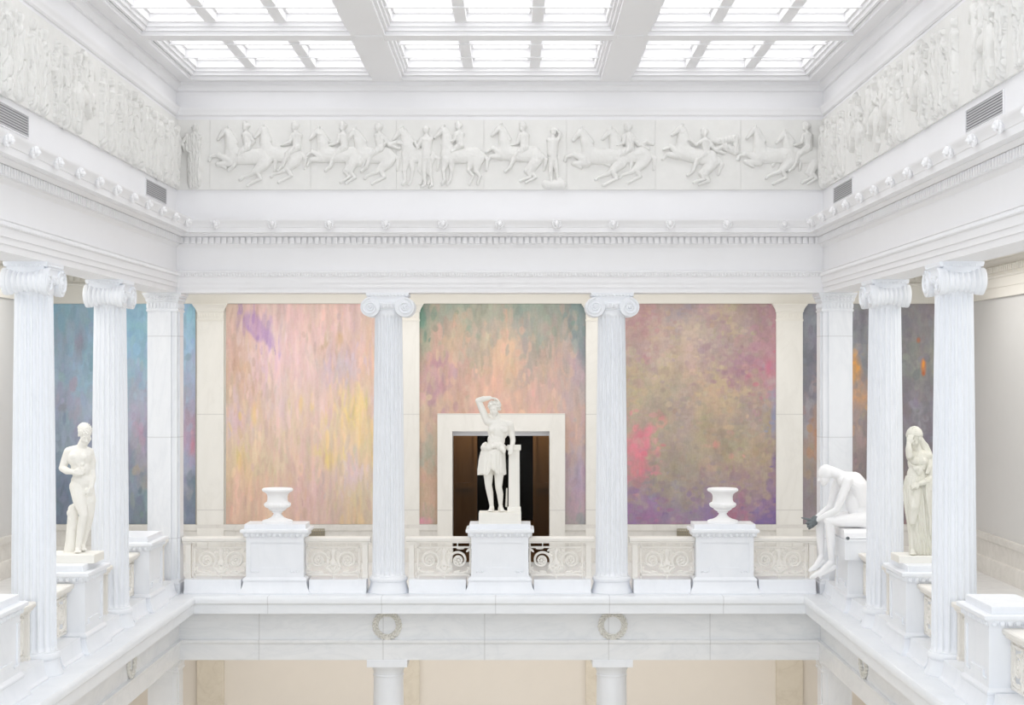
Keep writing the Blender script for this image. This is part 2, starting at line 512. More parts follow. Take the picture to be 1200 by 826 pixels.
# pilasters
def pilaster(cx, base=-256, top=94.6, mat='marble_cream', cap=True, half=18.0):
    global n_trim
    n_trim += 1
    m = MB()
    m.box(cx - half, cx + half, YW - 5.5, YW, base, top - (24 if cap else 0))
    parent = struct('trim_%d' % n_trim, m, M[mat], smooth=0)
    if cap:
        c = MB()
        c.rect_rings([(half + .6, 3.4, top - 24), (half + .6, 3.4, top - 21.5), (half, 3.0, top - 21), (half, 3.0, top - 12), (half + 1, 4, top - 11), (half + 1, 4, top - 9.5),
                      (half + 2.5, 5.5, top - 6), (half + 5.2, 8, top - 2.2), (half + 5.6, 8.4, top - 1.8), (half + 5.6, 8.4, top)], cx, YW - 3)
        for i in range(10):
            c.ell((cx - half + 1.8 + i*(2*half - 3.6)/9, YW - 6.2, top - 8), (1.3, .9, 2.2), 7, 5)
            c.ell((cx - half + 1.8 + i*(2*half - 3.6)/9, YW - 6.0, top - 16.5), (1.1, .7, 3.2), 7, 5)
        c.build('pilaster_capital', M['cream'], parent, off=WO)
for cx in (gx(247.3), XL + BAY + 0.5, XL + 2*BAY + .5, gx(924.5)):
    pilaster(cx)
    pilaster(cx, -640, -300, 'lower_pilaster', False)

# doorway
d = empty('door_1', ((FX0 + FX1)/2, YW, -256), 0, kind='structure')
ox, oy = (FX0 + FX1)/2, YW
fr = MB()
fz1 = gz(484.3)
hx = (FX1 - FX0)/2; ox0 = DX0 - ox; ox1 = DX1 - ox; oz = DZ1 + 256; tz = fz1 + 256
# stepped frame: three nested bands
for a, dep in ((0, 10), (3.2, 8), (5.5, 6.5), (14, 5)):
    x0, x1, z1 = -hx + a, hx - a, tz - a
    fr.box(x0, ox0, -dep, 0, 0, z1); fr.box(ox1, x1, -dep, 0, 0, z1); fr.box(ox0, ox1, -dep, 0, oz, z1)
fr.build('door_frame', M['marble_cream'], d, smooth=0)
hd = MB(); hd.box(ox0, ox1, 2, 9, oz - 6.5, oz)
hd.build('door_head', M['plaster'], d, smooth=0)
gl = MB(); gl.box(ox0, ox1, 14, 15, 0, oz - 6.5)
gl.build('glass_pane', M['glass'], d, smooth=0)
# dim vestibule beyond the glass
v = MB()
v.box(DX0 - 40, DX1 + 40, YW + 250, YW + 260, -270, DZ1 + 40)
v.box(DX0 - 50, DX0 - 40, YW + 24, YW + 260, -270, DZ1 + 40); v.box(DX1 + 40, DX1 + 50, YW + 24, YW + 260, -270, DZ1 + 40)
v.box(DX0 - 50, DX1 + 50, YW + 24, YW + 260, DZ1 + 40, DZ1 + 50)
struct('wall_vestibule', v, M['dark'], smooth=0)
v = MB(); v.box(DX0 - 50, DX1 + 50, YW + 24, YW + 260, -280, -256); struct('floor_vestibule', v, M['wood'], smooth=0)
def panel(x0, x1, lab):
    y0 = YW + 120
    e = empty('wood_panel', ((x0 + x1)/2, y0, -256), 0, lab, 'wall panel', 'wood panels behind the glass door')
    h = (x1 - x0)/2; m = MB(); m.box(-h, h, 0, 8, 0, 205); m.build('board', M['wood'], e, smooth=0)
    m = MB()
    for a, b, c, q in ((-h, h, 195, 205), (-h, h, 0, 14), (-h, -h + 5, 14, 195), (h - 5, h, 14, 195), (-h + 5, h - 5, 92, 100)):
        m.box(a, b, -3, 0, c, q)
    m.build('panel_frame', M['wood'], e, smooth=0)
panel(-92, -56, 'brown wood wall panel seen through the glass doorway, left of the statue')
panel(24, 60, 'brown wood wall panel seen through the glass doorway, right of the pillar')
bn = empty('low_cabinet', (-16, YW + 170, -256), 0, 'long low dark wood cabinet beyond the glass doorway behind the statue', 'cabinet')
m = MB(); m.box(-74, 74, 0, 40, 4, 34); m.build('body', M['wood'], bn, smooth=0)
m = MB(); m.box(-77, 77, -3, 42, 34, 38); m.build('top', M['wood'], bn, smooth=0)
m = MB(); m.box(-72, 72, 3, 38, 0, 4); m.build('plinth', M['dark'], bn, smooth=0)

# ---------------------------------------------------------------- skylight
ZG = 354.0
MBX = (-148.25, 114.25)        # main beams
c = MB()
for x in MBX: c.box(x - 17, x + 17, YN, YB - 36, 337.6, 372)
crossY = [(1634, 1659), (1379, 1404), (1124, 1149), (869, 894)]
c2 = MB()
xs = [XL + 36, MBX[0], MBX[1], XR - 36]
for y0, y1 in crossY: c.box(XL + 35.5, XR - 35.5, y0, y1, 337.65, 372)
cl = struct('ceiling', c, M['plaster'], smooth=0)
for x in MBX:
    for y0, y1 in crossY:
        r = MB(); r.box(x - 14, x + 14, y0 - 2, y1 + 2, 336.6, 337.6); r.build('boss_plate', M['plaster'], cl, off=WO, smooth=0)
        break
bands = [(1659, YB - 38), (1404, 1634), (1149, 1379), (894, 1124)]
xcells = [(XL + 38, MBX[0] - 17), (MBX[0] + 17, MBX[1] - 17), (MBX[1] + 17, XR - 38)]
nw = 0
for (y0, y1) in bands:
    for (x0, x1) in xcells:
        nw += 1
        # moulded inner frame
        m = MB()
        for k, (t, zb, zt) in enumerate(((3, 342, 346), (5.5, 346, 354), (8, 350, 358))):
            m.box(x0, x0 + t, y0, y1, zb, zt); m.box(x1 - t, x1, y0, y1, zb, zt)
            m.box(x0 + t, x1 - t, y0, y0 + t, zb, zt); m.box(x0 + t, x1 - t, y1 - t, y1, zb, zt)
        wdw = struct('window_%d' % nw, m, M['plaster'], smooth=0)
        w3 = (x1 - x0)/3
        for k in (1, 2):
            q = MB(); q.box(x0 + k*w3 - 5.6, x0 + k*w3 + 5.6, y0 + 5, y1 - 5, 349.5, 360)
            q.build('mullion', M['plaster'], wdw, off=WO, smooth=0)
        n = 3
        for k in range(1, n):
            yy = y1 - (y1 - y0)*k/n
            q = MB(); q.box(x0 + 5, x1 - 5, yy - 2, yy + 2, 348, 360)
            q.build('glazing_bar', M['plaster'], wdw, off=WO, smooth=0)
        # thin inner lips round each light, then the glass
        q = MB()
        for a in range(3):
            for b in range(n):
                X0 = x0 + a*w3 + (8 if a == 0 else 5.6); X1 = x0 + (a+1)*w3 - (8 if a == 2 else 5.6)
                Y1 = y1 - (y1 - y0)*b/n - (8 if b == 0 else 2); Y0 = y1 - (y1 - y0)*(b+1)/n + (8 if b == n-1 else 2)
                for t, zb in ((2.5, 358),):
                    q.box(X0, X0 + t, Y0, Y1, zb, zb + 3); q.box(X1 - t, X1, Y0, Y1, zb, zb + 3)
                    q.box(X0 + t, X1 - t, Y0, Y0 + t, zb, zb + 3); q.box(X0 + t, X1 - t, Y1 - t, Y1, zb, zb + 3)
        q.build('sash', M['plaster'], wdw, off=WO, smooth=0)
        q = MB(); q.box(x0 + 1, x1 - 1, y0 + 1, y1 - 1, 360, 362)
        q.build('pane', M['laylight'], wdw, off=WO, smooth=0)

# ---------------------------------------------------------------- columns
ROT = {'back': 0, 'left': math.pi/2, 'right': -math.pi/2}
FLZ = -256.0
def spiral(cx, cz, y, r0, r1, turns, a0, sgn, n=60):
    out = []
    for i in range(n + 1):
        u = i/n
        r = r0*(r1/r0)**u
        a = a0 + sgn*2*math.pi*turns*u
        out.append((cx + r*math.cos(a), y, cz + r*math.sin(a)))
    return out
def ionic_column(label, group):
    root = empty('ionic_column', (0, 0, FLZ), 0, label, 'column', group, 'thing')
    H = ZA + 256       # 349.7
    # base
    b = MB()
    b.lathe([(24.6, 0), (24.8, .8), (24.4, 1.6), (23.3, 4), (22, 8), (21.2, 11), (20.9, 13.2), (21.6, 13.6), (22.3, 14.6), (22.6, 16), (22.3, 17.6), (21.5, 18.8), (20.3, 19.2), (20.2, 20.4), (19.2, 21)], 64)
    b.build('base', M['marble'], root)
    # fluted shaft with entasis
    zt = H - 20.5
    N = 20*14
    rings = []
    zs = [20.5, 23, 24.5] + [24.5 + (zt - 10 - 24.5)*i/14 for i in range(1, 15)] + [zt - 7.5, zt - 6, zt - 3, zt]
    for i, zz in enumerate(zs):
        u = (zz - 20.5)/(zt - 20.5)
        R = 18.9 - 3.0*(u**1.5)
        ring = []
        for k in range(N):
            ph = (k/14.0) % 1.0
            fl = 0.0
            if .08 < ph < .92:
                q = (ph - .5)/.42
                fl = math.sqrt(max(0, 1 - q*q))*2.5
            if i < 1 or i > len(zs) - 4: fl = 0
            elif i == 1 or i == len(zs) - 4: fl *= .55
            r = R - fl + (.5 if i == 0 or i >= len(zs) - 2 else 0)
            a = 2*math.pi*k/N + math.pi/20
            ring.append((r*math.cos(a), r*math.sin(a), zz))
        rings.append(ring)
    MB().loops(rings).build('shaft', M['marble'], root, smooth=50)
    # capital
    cap = MB()
    cap.lathe([(16.4, zt - .5), (17.2, zt + .6), (16.6, zt + 1.6), (17.6, zt + 2.4), (19.6, zt + 5.5), (20, zt + 8), (19, zt + 9.5)], 48)
    for i in range(24):
        a = 2*math.pi*i/24
        cap.ell((19.2*math.cos(a), 19.2*math.sin(a), zt + 5.2), (1.5, 1.5, 2.7), 7, 5)
    zc = H - 16.6
    cap.box(-19, 19, -15, 15, zc + 4, H - 5)
    cap.box(-23.6, 23.6, -15.4, 15.4, H - 9.5, H - 3.8)
    for e in (-1, 1):
        cap.box(-20, 20, e*16.2 - .8, e*16.2 + .8, zc + 4.5, H - 4.2)
        cap.box(-20, 20, e*17.0 - .5, e*17.0 + .5, H - 5.8, H - 4.2)
    # abacus
    cap.rect_rings([(23.5, 17.5, H - 4.2), (24.6, 18.6, H - 2.6), (24.8, 18.8, H - 1.6), (24.8, 18.8, H)])
    c_ob = cap.build('capital', M['marble'], root)
    ab = MB()
    for i in range(12):
        for e in (-1, 1):
            ab.ell((-22 + 4*i, e*18.2, H - 2.9), (1.4, .9, 1.3), 6, 4)
    for i in range(9):
        for e in (-1, 1):
            ab.ell((e*24.2, -15.5 + 3.9*i, H - 2.9), (.9, 1.4, 1.3), 6, 4)
    ab.build('egg_moulding', M['marble'], c_ob)
    for sx in (-1, 1):
        # bolster between the two scrolls, with ringed flutes
        bo = MB()
        pr = []
        for i in range(85):
            y = -15.2 + 30.4*i/84
            base = 7.6 + 3.2*(abs(y)/15.2)**2
            pr.append((base + 1.15*abs(math.sin(math.pi*(y + 15.2)/4.343)), y))
        bo.lathe(pr, 28, (sx*20, 0, zc), 'y')
        bo.build('bolster', M['marble'], c_ob)
    for sx in (-1, 1):
        for e in (-1, 1):
            vo = MB()
            y = e*17
            vo.lathe([(11.2, y - 1.8), (11.4, y - 1), (11.4, y + 1), (11.2, y + 1.8)], 40, (sx*20, 0, zc), 'y')
            yy = y + e*1.9
            pts = spiral(sx*20, zc, yy, 10.6, 1.8, 2.4, math.pi/2, sx*-1, 72)
            vo.tube(pts, [1.35 - .65*i/72 for i in range(73)], 8, 1.1, (0, 1, 0))
            vo.ell((sx*20, yy, zc), (2.0, 1.5, 2.0), 12, 7)
            vo.build('volute', M['marble'], c_ob)
    return root
G = 'fluted Ionic columns round the upper gallery'
col0 = ionic_column('fluted white Ionic column between the pink mural and the central doorway mural', G)
col0.location = wpos(XL + BAY, YB, FLZ)
dup(col0, (XL + 2*BAY, YB, FLZ), 0, 'fluted white Ionic column between the doorway mural and the mural with the red patch', G)
dup(col0, (XL, YB - BAY, FLZ), ROT['left'], 'fluted white Ionic column directly right of the nude youth statue', G)
dup(col0, (XL, YB - 2*BAY, FLZ), ROT['left'], 'large fluted white Ionic column directly left of the nude youth statue, nearest on that side', G)
dup(col0, (XR, YB - BAY, FLZ), ROT['right'], 'fluted white Ionic column between the seated white figure and the veiled woman statue', G)
dup(col0, (XR, YB - 2*BAY, FLZ), ROT['right'], 'large fluted white Ionic column directly right of the veiled woman statue', G)

def corner_pier(x, label):
    root = empty('corner_pillar', (x, YB, FLZ), 0, label, 'pillar', 'square corner piers', 'thing')
    H = ZA + 256
    sh = MB()
    hs = 16.6
    sh.box(-hs, hs, -hs, hs, 16, H - 22)
    for sx, sy in ((1, 0), (0, 1)):
        w = 10.3; d = hs + 2.4
        sh.box(-d if sx else -w, d if sx else w, -d if sy else -w, d if sy else w, 16, H - 22)
    sh.build('shaft', M['marble_pier'], root, smooth=0)
    b = MB(); b.rect_rings([(20.5, 20.5, 0), (20.5, 20.5, 12), (19.6, 19.6, 13.5), (19.6, 19.6, 15), (18.4, 18.4, 17)])
    b.build('base', M['marble_pier'], root, smooth=0)
    c = MB()
    c.rect_rings([(18.2, 18.2, H - 22), (18.6, 18.6, H - 21), (18.6, 18.6, H - 19.6), (17.8, 17.8, H - 19.2), (17.8, 17.8, H - 11), (18.8, 18.8, H - 10.4), (18.8, 18.8, H - 9.2), (19.8, 19.8, H - 6.5), (20.2, 20.2, H - 5.6),
                  (21.6, 21.6, H - 3), (22.4, 22.4, H - 2), (22.4, 22.4, H)])
    cc = c.build('capital', M['marble_pier'], root, smooth=0)
    lv = MB()
    for k in range(4):
        R = Matrix.Rotation(k*math.pi/2, 3, 'Z')
        for i in range(9):
            for (rr, zz, r) in ((18.2, H - 15.2, (1.2, .8, 3.2)), (19.6, H - 8, (1.3, .9, 1.4)), (21.0, H - 4.6, (1.2, .9, 1.2))):
                p = R @ Vector((-16 + 4*i, -rr, zz)); lv.ell(p, r if k % 2 == 0 else (r[1], r[0], r[2]), 6, 4)
    lv.build('leaf_moulding', M['marble_pier'], cc)
    return root
corner_pier(XL, 'square white marble corner pier standing in front of the blue mural')
corner_pier(XR, 'square white marble corner pier standing in front of the grey mural')

# ---------------------------------------------------------------- pedestals
def pedestal(label, group):
    root = empty('pedestal', (0, 0, FLZ), 0, label, 'pedestal', group)
    cy = 3.5; hy = 20.0; hx = 33.3
    p = MB(); p.rect_rings([(41.2, hy + 7.6, 0), (41.2, hy + 7.6, 1.6), (40, hy + 6.4, 3.2), (38.2, hy + 4.6, 7), (37, hy + 3.6, 11), (36.6, hy + 3.2, 14.5)], 0, cy)
    p.build('plinth', M['marble'], root, smooth=25)
    t = MB(); t.rect_rings([(36.6, hy + 3.2, 14.6), (37.2, hy + 3.8, 15.4), (37.2, hy + 3.8, 17), (36.4, hy + 3, 18.2), (34.4, hy + 1, 19.6)], 0, cy)
    t.build('base_moulding', M['marble'], root, smooth=25)
    d = MB(); d.box(-hx, hx, cy - hy, cy + hy, 19.2, 66)
    # raised border leaving a sunk panel whose lower edge is notched
    for fy, s in ((cy - hy, -1), (cy + hy, 1)):
        y0, y1 = sorted((fy, fy + s*1.3))
        d.box(-hx, -hx + 5, y0, y1, 19.2, 66); d.box(hx - 5, hx, y0, y1, 19.2, 66)
        d.box(-hx + 5, hx - 5, y0, y1, 59.5, 66)
        d.box(-17, 17, y0, y1, 19.2, 30.5); d.box(-hx + 5, -17, y0, y1, 19.2, 24.5); d.box(17, hx - 5, y0, y1, 19.2, 24.5)
        for sx in (-1, 1):
            for k in range(3): d.ell((sx*(19.8 + 3.2*k), fy + s*1.3, 25.4), (1.4, .8, 1.1), 6, 4)
    d.build('dado', M['marble'], root, smooth=0)
    c = MB(); c.rect_rings([(hx + .4, hy + .4, 64.5), (hx + .8, hy + .8, 65.2), (35.6, hy + 2.6, 68), (37.6, hy + 4.2, 71), (39.4, hy + 6, 71.4), (39.6, hy + 6.2, 72.2), (39.6, hy + 6.2, 74.4), (38.4, hy + 5.2, 75.2)], 0, cy)
    cm = c.build('cap_moulding', M['marble'], root, smooth=0)
    e = MB()
    for s in (-1, 1):
        for i in range(11):
            x = -33 + 6.6*i
            e.ell((x, cy + s*(hy + 2.9), 68.3), (2.3, 1.6, 2.5), 8, 6)
            if i < 10: e.ell((x + 3.3, cy + s*(hy + 2.9), 68.3), (.5, 1.3, 2.3), 6, 4)
        for i in range(7):
            y = cy - 18 + 6*i
            e.ell((s*36.0, y, 68.3), (1.6, 2.1, 2.5), 8, 6)
            if i < 6: e.ell((s*36.0, y + 3, 68.3), (1.3, .5, 2.3), 6, 4)
    e.build('egg_and_dart', M['marble'], cm)
    b = MB(); b.rect_rings([(35.6, hy - .2, 75), (35.6, hy - .2, 80.6), (35.2, hy - .6, 81)], 0, cy)
    b.build('top_block', M['marble'], root, smooth=0)
    return root
G = 'white marble pedestals of the gallery balustrade'
ped0 = pedestal('white marble pedestal carrying the urn in front of the pink mural', G)
ped0.location = wpos(XL + BAY/2, YB, FLZ)
dup(ped0, (XL + 1.5*BAY, YB, FLZ), 0, 'white marble pedestal under the statue with its arm raised, before the doorway', G)
dup(ped0, (XL + 2.5*BAY, YB, FLZ), 0, 'white marble pedestal carrying the urn in front of the mural with the red patch', G)
dup(ped0, (XL, YB - .5*BAY, FLZ), ROT['left'], 'bare white marble pedestal beside the corner pier before the blue mural', G)
dup(ped0, (XL, YB - 1.5*BAY, FLZ), ROT['left'], 'white marble pedestal under the nude youth statue', G)
dup(ped0, (XL, YB - 2.5*BAY, FLZ), ROT['left'], 'bare white marble pedestal cut off by the photo edge, left of the nearest column', G)
dup(ped0, (XR, YB - .5*BAY, FLZ), ROT['right'], 'white marble pedestal with a plain box top, carrying the seated white figure', G)
seat_ped = bpy.data.objects['pedestal.006']
for ch in list(seat_ped.children):
    if ch.name.split('.')[0] in ('cap_moulding', 'top_block'):
        for q in list(ch.children): bpy.data.objects.remove(q)
        bpy.data.objects.remove(ch)
dup(ped0, (XR, YB - 1.5*BAY, FLZ), ROT['right'], 'white marble pedestal under the veiled woman statue', G)
dup(ped0, (XR, YB - 2.5*BAY, FLZ), ROT['right'], 'bare white marble pedestal in front of the grey gallery wall, bottom right of the photo', G)

# ---------------------------------------------------------------- balustrade sections
def balustrade(label, group):
    """origin at the free end by a column; runs to +x as far as the pedestal"""
    root = empty('balustrade', (0, 0, FLZ), 0, label, 'balustrade', group)
    L = 77.0
    p = MB()
    p.loops([[(x, y, z) for y, z in ((-19.5, 0), (-19.5, 1.5), (-17.6, 3.4), (-16.4, 7), (-15.6, 12), (-15.2, 16.4), (15.2, 16.4), (15.6, 12), (16.4, 7), (17.6, 3.4), (19.5, 1.5), (19.5, 0))] for x in (4.3, 70.5)])
    p.build('plinth', M['marble'], root, smooth=25)
    r = MB()
    r.loops([[(x, y, z) for y, z in ((-5.5, 57.6), (-5.5, 59), (-7.6, 60.4), (-8, 61.4), (-8, 63.6), (-7, 64.6), (7, 64.6), (8, 63.6), (8, 61.4), (7.6, 60.4), (5.5, 59), (5.5, 57.6))] for x in (0, 76.4)])
    r.build('top_rail', M['balustrade'], root, smooth=25)
    e = MB(); e.rect_rings([(3.6, 4.4, 16.4), (3.6, 4.4, 18.5), (3.0, 3.8, 19.2), (3.0, 3.8, 55), (3.5, 4.3, 55.6), (3.5, 4.3, 57.8)], 6.6, 0)
    e.build('end_post', M['balustrade'], root, smooth=0)
    x0, x1, z0, z1 = 12.5, 76.2, 16.4, 57.6
    fr = MB()
    for x in (x0 + 1.2, x1 - 1.2): fr.box(x - .9, x + .9, -1.6, 1.6, z0, z1)
    fr.box(x0, x1, -1.6, 1.6, 19.4, 21.6); fr.box(x0, x1, -1.6, 1.6, 51.6, 53.4)
    xm = (x0 + x1)/2
    for x in (xm,): fr.box(x - 1, x + 1, -1, 1, 16.4, 19.4); fr.box(x - 1, x + 1, -1, 1, 53.4, 57.6)
    for x in (x0 + 16, x1 - 16): fr.box(x - .7, x + .7, -1, 1, 53.4, 57.6)
    fr.build('panel_frame', M['balustrade'], root, smooth=0)
    g = MB()
    Y = (0, 1, 0)
    for s in (-1, 1):
        cx = xm + s*17.2; cz = 37.2
        # main scroll, springing from the foot of the centre
        pts = [(xm + s*1.5, 0, 22.5), (xm + s*4, 0, 27.0), (xm + s*7, 0, 30.0)]
        sp = spiral(cx, cz, 0, 12.0, 3.2, 1.9, (math.pi*1.25 if s > 0 else -math.pi*.25), -s, 60)
        g.tube(sp, [1.75 - .8*i/60 for i in range(61)], 6, 1.0, Y)
        g.tube([(xm + s*1.5, 0, 21.8), (xm + s*5.5, 0, 26.5), (xm + s*8.6, 0, 28.6)], [2.4, 1.9, 1.5], 6, .9, Y)
        # rosette
        g.ell((cx, 0, cz), (2.0, 1.9, 2.0), 10, 6)
        for k in range(7):
            a = 2*math.pi*k/7
            g.ell((cx + 3.6*math.cos(a), 0, cz + 3.6*math.sin(a)), (1.7, 1.3, 1.7), 7, 5)
        # outer leaves curling into the corners
        for (dx, dz, a, l, w) in ((11.8, 12.2, -.75, 4.4, 1.5), (13.0, -10.8, .8, 4.8, 1.6), (-9.5, 12.6, .7, 4.0, 1.4), (9.0, -14.0, .15, 5.0, 1.5), (13.6, 2, 1.5, 4.4, 1.1), (2, 13.6, 0, 5, 1.1), (-2, -13.2, -.15, 4.5, 1.3),
                                  (13.4, -4.5, 1.35, 3.6, 1.2), (-11.5, 5.5, -1.3, 3.4, 1.1)):
            g.ell((cx + s*dx, 0, cz + dz), (l, 1.2, w), 9, 5, Matrix.Rotation(s*a, 3, 'Y'))
        g.tube([(cx + s*-6, 0, 23), (cx + s*2, 0, 21.9), (cx + s*9.5, 0, 23.8), (cx + s*13.4, 0, 28.5), (cx + s*13.8, 0, 34)], [1.5, 1.4, 1.3, 1.1, .7], 6, .9, Y)
        for k in range(4):
            g.ell((xm + s*4.6, 0, 35.5 + 3.4*k), (1.2, 1.0, 1.3), 7, 5)
    # central heart, urn and palmette
    g.ell((xm, 0, 26.8), (3.6, 1.5, 3.3), 12, 7); g.ell((xm - 1.8, 0, 28.8), (2.0, 1.4, 2.0), 8, 6); g.ell((xm + 1.8, 0, 28.8), (2.0, 1.4, 2.0), 8, 6)
    g.lathe([(.6, 21.5), (1.6, 23), (1.0, 24.5)], 10, (xm, 0, 0))
    g.lathe([(3.6, 31.4), (4.4, 33), (4.0, 34.8), (2.6, 36.8), (1.5, 39), (1.5, 41.5), (2.2, 44), (3.2, 46.6), (3.6, 48.6), (2.6, 50), (1.5, 51.8)], 14, (xm, 0, 0), sy=.45)
    for s in (-1, 1):
        for k in range(3):
            g.ell((xm + s*(3.2 + 2.4*k), 0, 48.4 - 1.8*k), (2.6, .9, 1.0), 8, 5, Matrix.Rotation(s*(-.5 + .5*k), 3, 'Y'))
        g.tube([(xm + s*1.5, 0, 31.5), (xm + s*6.5, 0, 30.2), (xm + s*9.5, 0, 26.5)], [1.6, 1.4, .8], 6, .8, Y)
    g.build('scroll_grille', M['balustrade'], root)
    return root
bal0 = None
def place_bal(side, bay, end, label):
    """end 0: the half bay after the bay's first support; end 1: the half bay before its second"""
    global bal0
    G = 'scrollwork balustrade sections between columns and pedestals'
    if bal0 is None: bal0 = balustrade(label, G); o = bal0
    else: o = dup(bal0, (0, 0, 0), 0, label, G)
    off = 20.6
    t = bay*BAY + off if end == 0 else (bay + 1)*BAY - off
    p = along(side, t, 0, FLZ)
    # the section runs away from the support: +t for end 0, -t for end 1
    if side == 'back': rz = 0 if end == 0 else math.pi
    else: rz = -math.pi/2 if end == 0 else math.pi/2
    o.location = wpos(*p); o.rotation_euler = (0, 0, rz)
place_bal('back', 0, 0, 'cream scrollwork balustrade between the corner pier and the urn pedestal before the pink mural')
place_bal('back', 0, 1, 'cream scrollwork balustrade right of the urn pedestal that stands before the pink mural')
place_bal('back', 1, 0, 'cream scrollwork balustrade left of the pedestal of the statue before the doorway')
place_bal('back', 1, 1, 'cream scrollwork balustrade right of the pedestal of the statue before the doorway')
place_bal('back', 2, 0, 'cream scrollwork balustrade left of the urn pedestal before the mural with the red patch')
place_bal('back', 2, 1, 'cream scrollwork balustrade between that last urn pedestal and the seated white figure')
place_bal('left', 0, 1, 'cream scrollwork balustrade strip between the bare pedestal and the column right of the youth statue')
place_bal('left', 1, 1, 'cream scrollwork balustrade strip between the youth statue pedestal and the nearest column on its left')
place_bal('left', 1, 0, 'cream balustrade sliver between the youth statue pedestal and the column on its right')
place_bal('left', 2, 0, 'cream scrollwork balustrade strip between the cut-off pedestal and the nearest left column')
place_bal('right', 0, 1, 'cream scrollwork balustrade strip between the seated white figure and the next column')
place_bal('right', 1, 1, 'cream scrollwork balustrade strip right of the veiled woman pedestal, beside the large column')
place_bal('right', 1, 0, 'cream balustrade sliver between the veiled woman pedestal and the column on its left')
place_bal('left', 0, 0, 'cream balustrade tucked between the left corner pier and the bare pedestal beside it')
place_bal('right', 0, 0, 'cream balustrade tucked between the right corner pier and the seated figure pedestal')
place_bal('right', 2, 0, 'narrow cream scrollwork strip between the large right column and the bare pedestal')
place_bal('right', 2, 1, 'cream scrollwork balustrade cut off by the photo edge, right of the bare pedestal')

# ---------------------------------------------------------------- lower storey columns
def doric(label, group):
    root = empty('doric_column', (0, 0, -640), 0, label, 'column', group, 'thing')
    H = 640 - 332
    m = MB(); m.lathe([(22, 0), (22.5, 2), (22, 4), (20.5, 6), (20, 8)], 48); m.build('base', M['marble'], root)
    m = MB(); N = 20*8; rings = []
    for zz in [8 + (H - 21 - 8)*i/12 for i in range(13)]:
        u = (zz - 8)/(H - 29)
        R = 20 - 2.6*u**1.4
        rings.append([((R)*math.cos(2*math.pi*k/N), (R)*math.sin(2*math.pi*k/N), zz) for k in range(N)])
    m.loops(rings); m.build('shaft', M['marble'], root, smooth=60)
    m = MB(); m.lathe([(17.5, H - 21.4), (18.1, H - 20.8), (18.1, H - 19.6), (17.5, H - 19), (17.6, H - 16), (19, H - 12.5), (21.5, H - 9), (22, H - 8)], 48)
    m.rect_rings([(23.3, 23.3, H - 8.2), (23.3, 23.3, H)])
    m.build('capital', M['marble'], root)
    return root
G = 'smooth lower storey columns'
dc = doric('white lower column capital under the wreath, below the pink mural column', G); dc.location = wpos(XL + BAY, YB, -640)
dup(dc, (XL + 2*BAY, YB, -640), 0, 'white lower column capital under the wreath right of the centre of the lower beam', G)
def lower_pier(x, label):
    root = empty('lower_pillar', (x, YB, -640), 0, label, 'pillar', 'square lower corner piers', 'thing')
    H = 640 - 332
    m = MB(); m.box(-17, 17, -17, 17, 10, H - 14); m.box(-18, 18, -11, 11, 10, H - 14); m.box(-11, 11, -18, 18, 10, H - 14); m.build('shaft', M['marble_pier'], root, smooth=0)
    m = MB(); m.rect_rings([(21, 21, 0), (21, 21, 8), (18, 18, 11)]); m.build('base', M['marble_pier'], root, smooth=0)
    m = MB(); m.rect_rings([(18.6, 18.6, H - 15), (19, 19, H - 14), (19, 19, H - 12.6), (18.2, 18.2, H - 12), (18.6, 18.6, H - 8), (20.6, 20.6, H - 5), (21.4, 21.4, H - 4), (21.4, 21.4, H)]); m.build('capital', M['marble_pier'], root, smooth=0)
lower_pier(XL, 'square white lower corner pier below the blue mural, at the bottom edge of the photo')
lower_pier(XR, 'square white lower corner pier at the bottom edge, below the seated white figure')

# ---------------------------------------------------------------- vents
def vent(side, t0, t1, z0, z1, nsl, label):
    e = empty('air_vent', along(side, (t0 + t1)/2, 16, z0), ROT[side], label, 'vent', 'louvred air vents above the cornice')
    h = (t1 - t0)/2; H = z1 - z0
    m = MB(); m.box(-h, h, -.4, 0, 0, H); m.build('duct', M['vent_dark'], e, smooth=0)
    m = MB()
    m.box(-h - .8, h + .8, -1.4, 0, -.8, 0); m.box(-h - .8, h + .8, -1.4, 0, H, H + .8); m.box(-h - .8, -h, -1.4, 0, 0, H); m.box(h, h + .8, -1.4, 0, 0, H)
    m.build('frame', M['plaster'], e, smooth=0)
    m = MB()
    for i in range(nsl):
        z = H*(i + .2)/nsl
        m.loops([[(x, -1.3, z), (x, -1.0, z), (x, -.3, z + H/nsl*.72), (x, -.6, z + H/nsl*.72)] for x in (-h, h)])
    m.build('louvres', M['vent'], e, smooth=0)
def tside(px, side):      # distance from the rear corner at which a photo column meets a side wall (e = 16)
    X = (XL + 16) if side == 'left' else (XR - 16)
    return YB - X*FL/(px - 605)
for side, pa, pb, lab in (('left', 170, 194, 'small grey louvred vent at the far end of the left wall, by the corner'),
                          ('left', -14, 32, 'large grey louvred vent on the left wall, cut off by the photo edge'),
                          ('right', 978, 1000, 'small grey louvred vent at the far end of the right wall, by the corner'),
                          ('right', 1133.5, 1177, 'large grey louvred vent on the right wall above the lion heads')):
    t0, t1 = sorted((tside(pa, side), tside(pb, side)))
    vent(side, t0, t1, 190.5, 207.5, 8, lab)
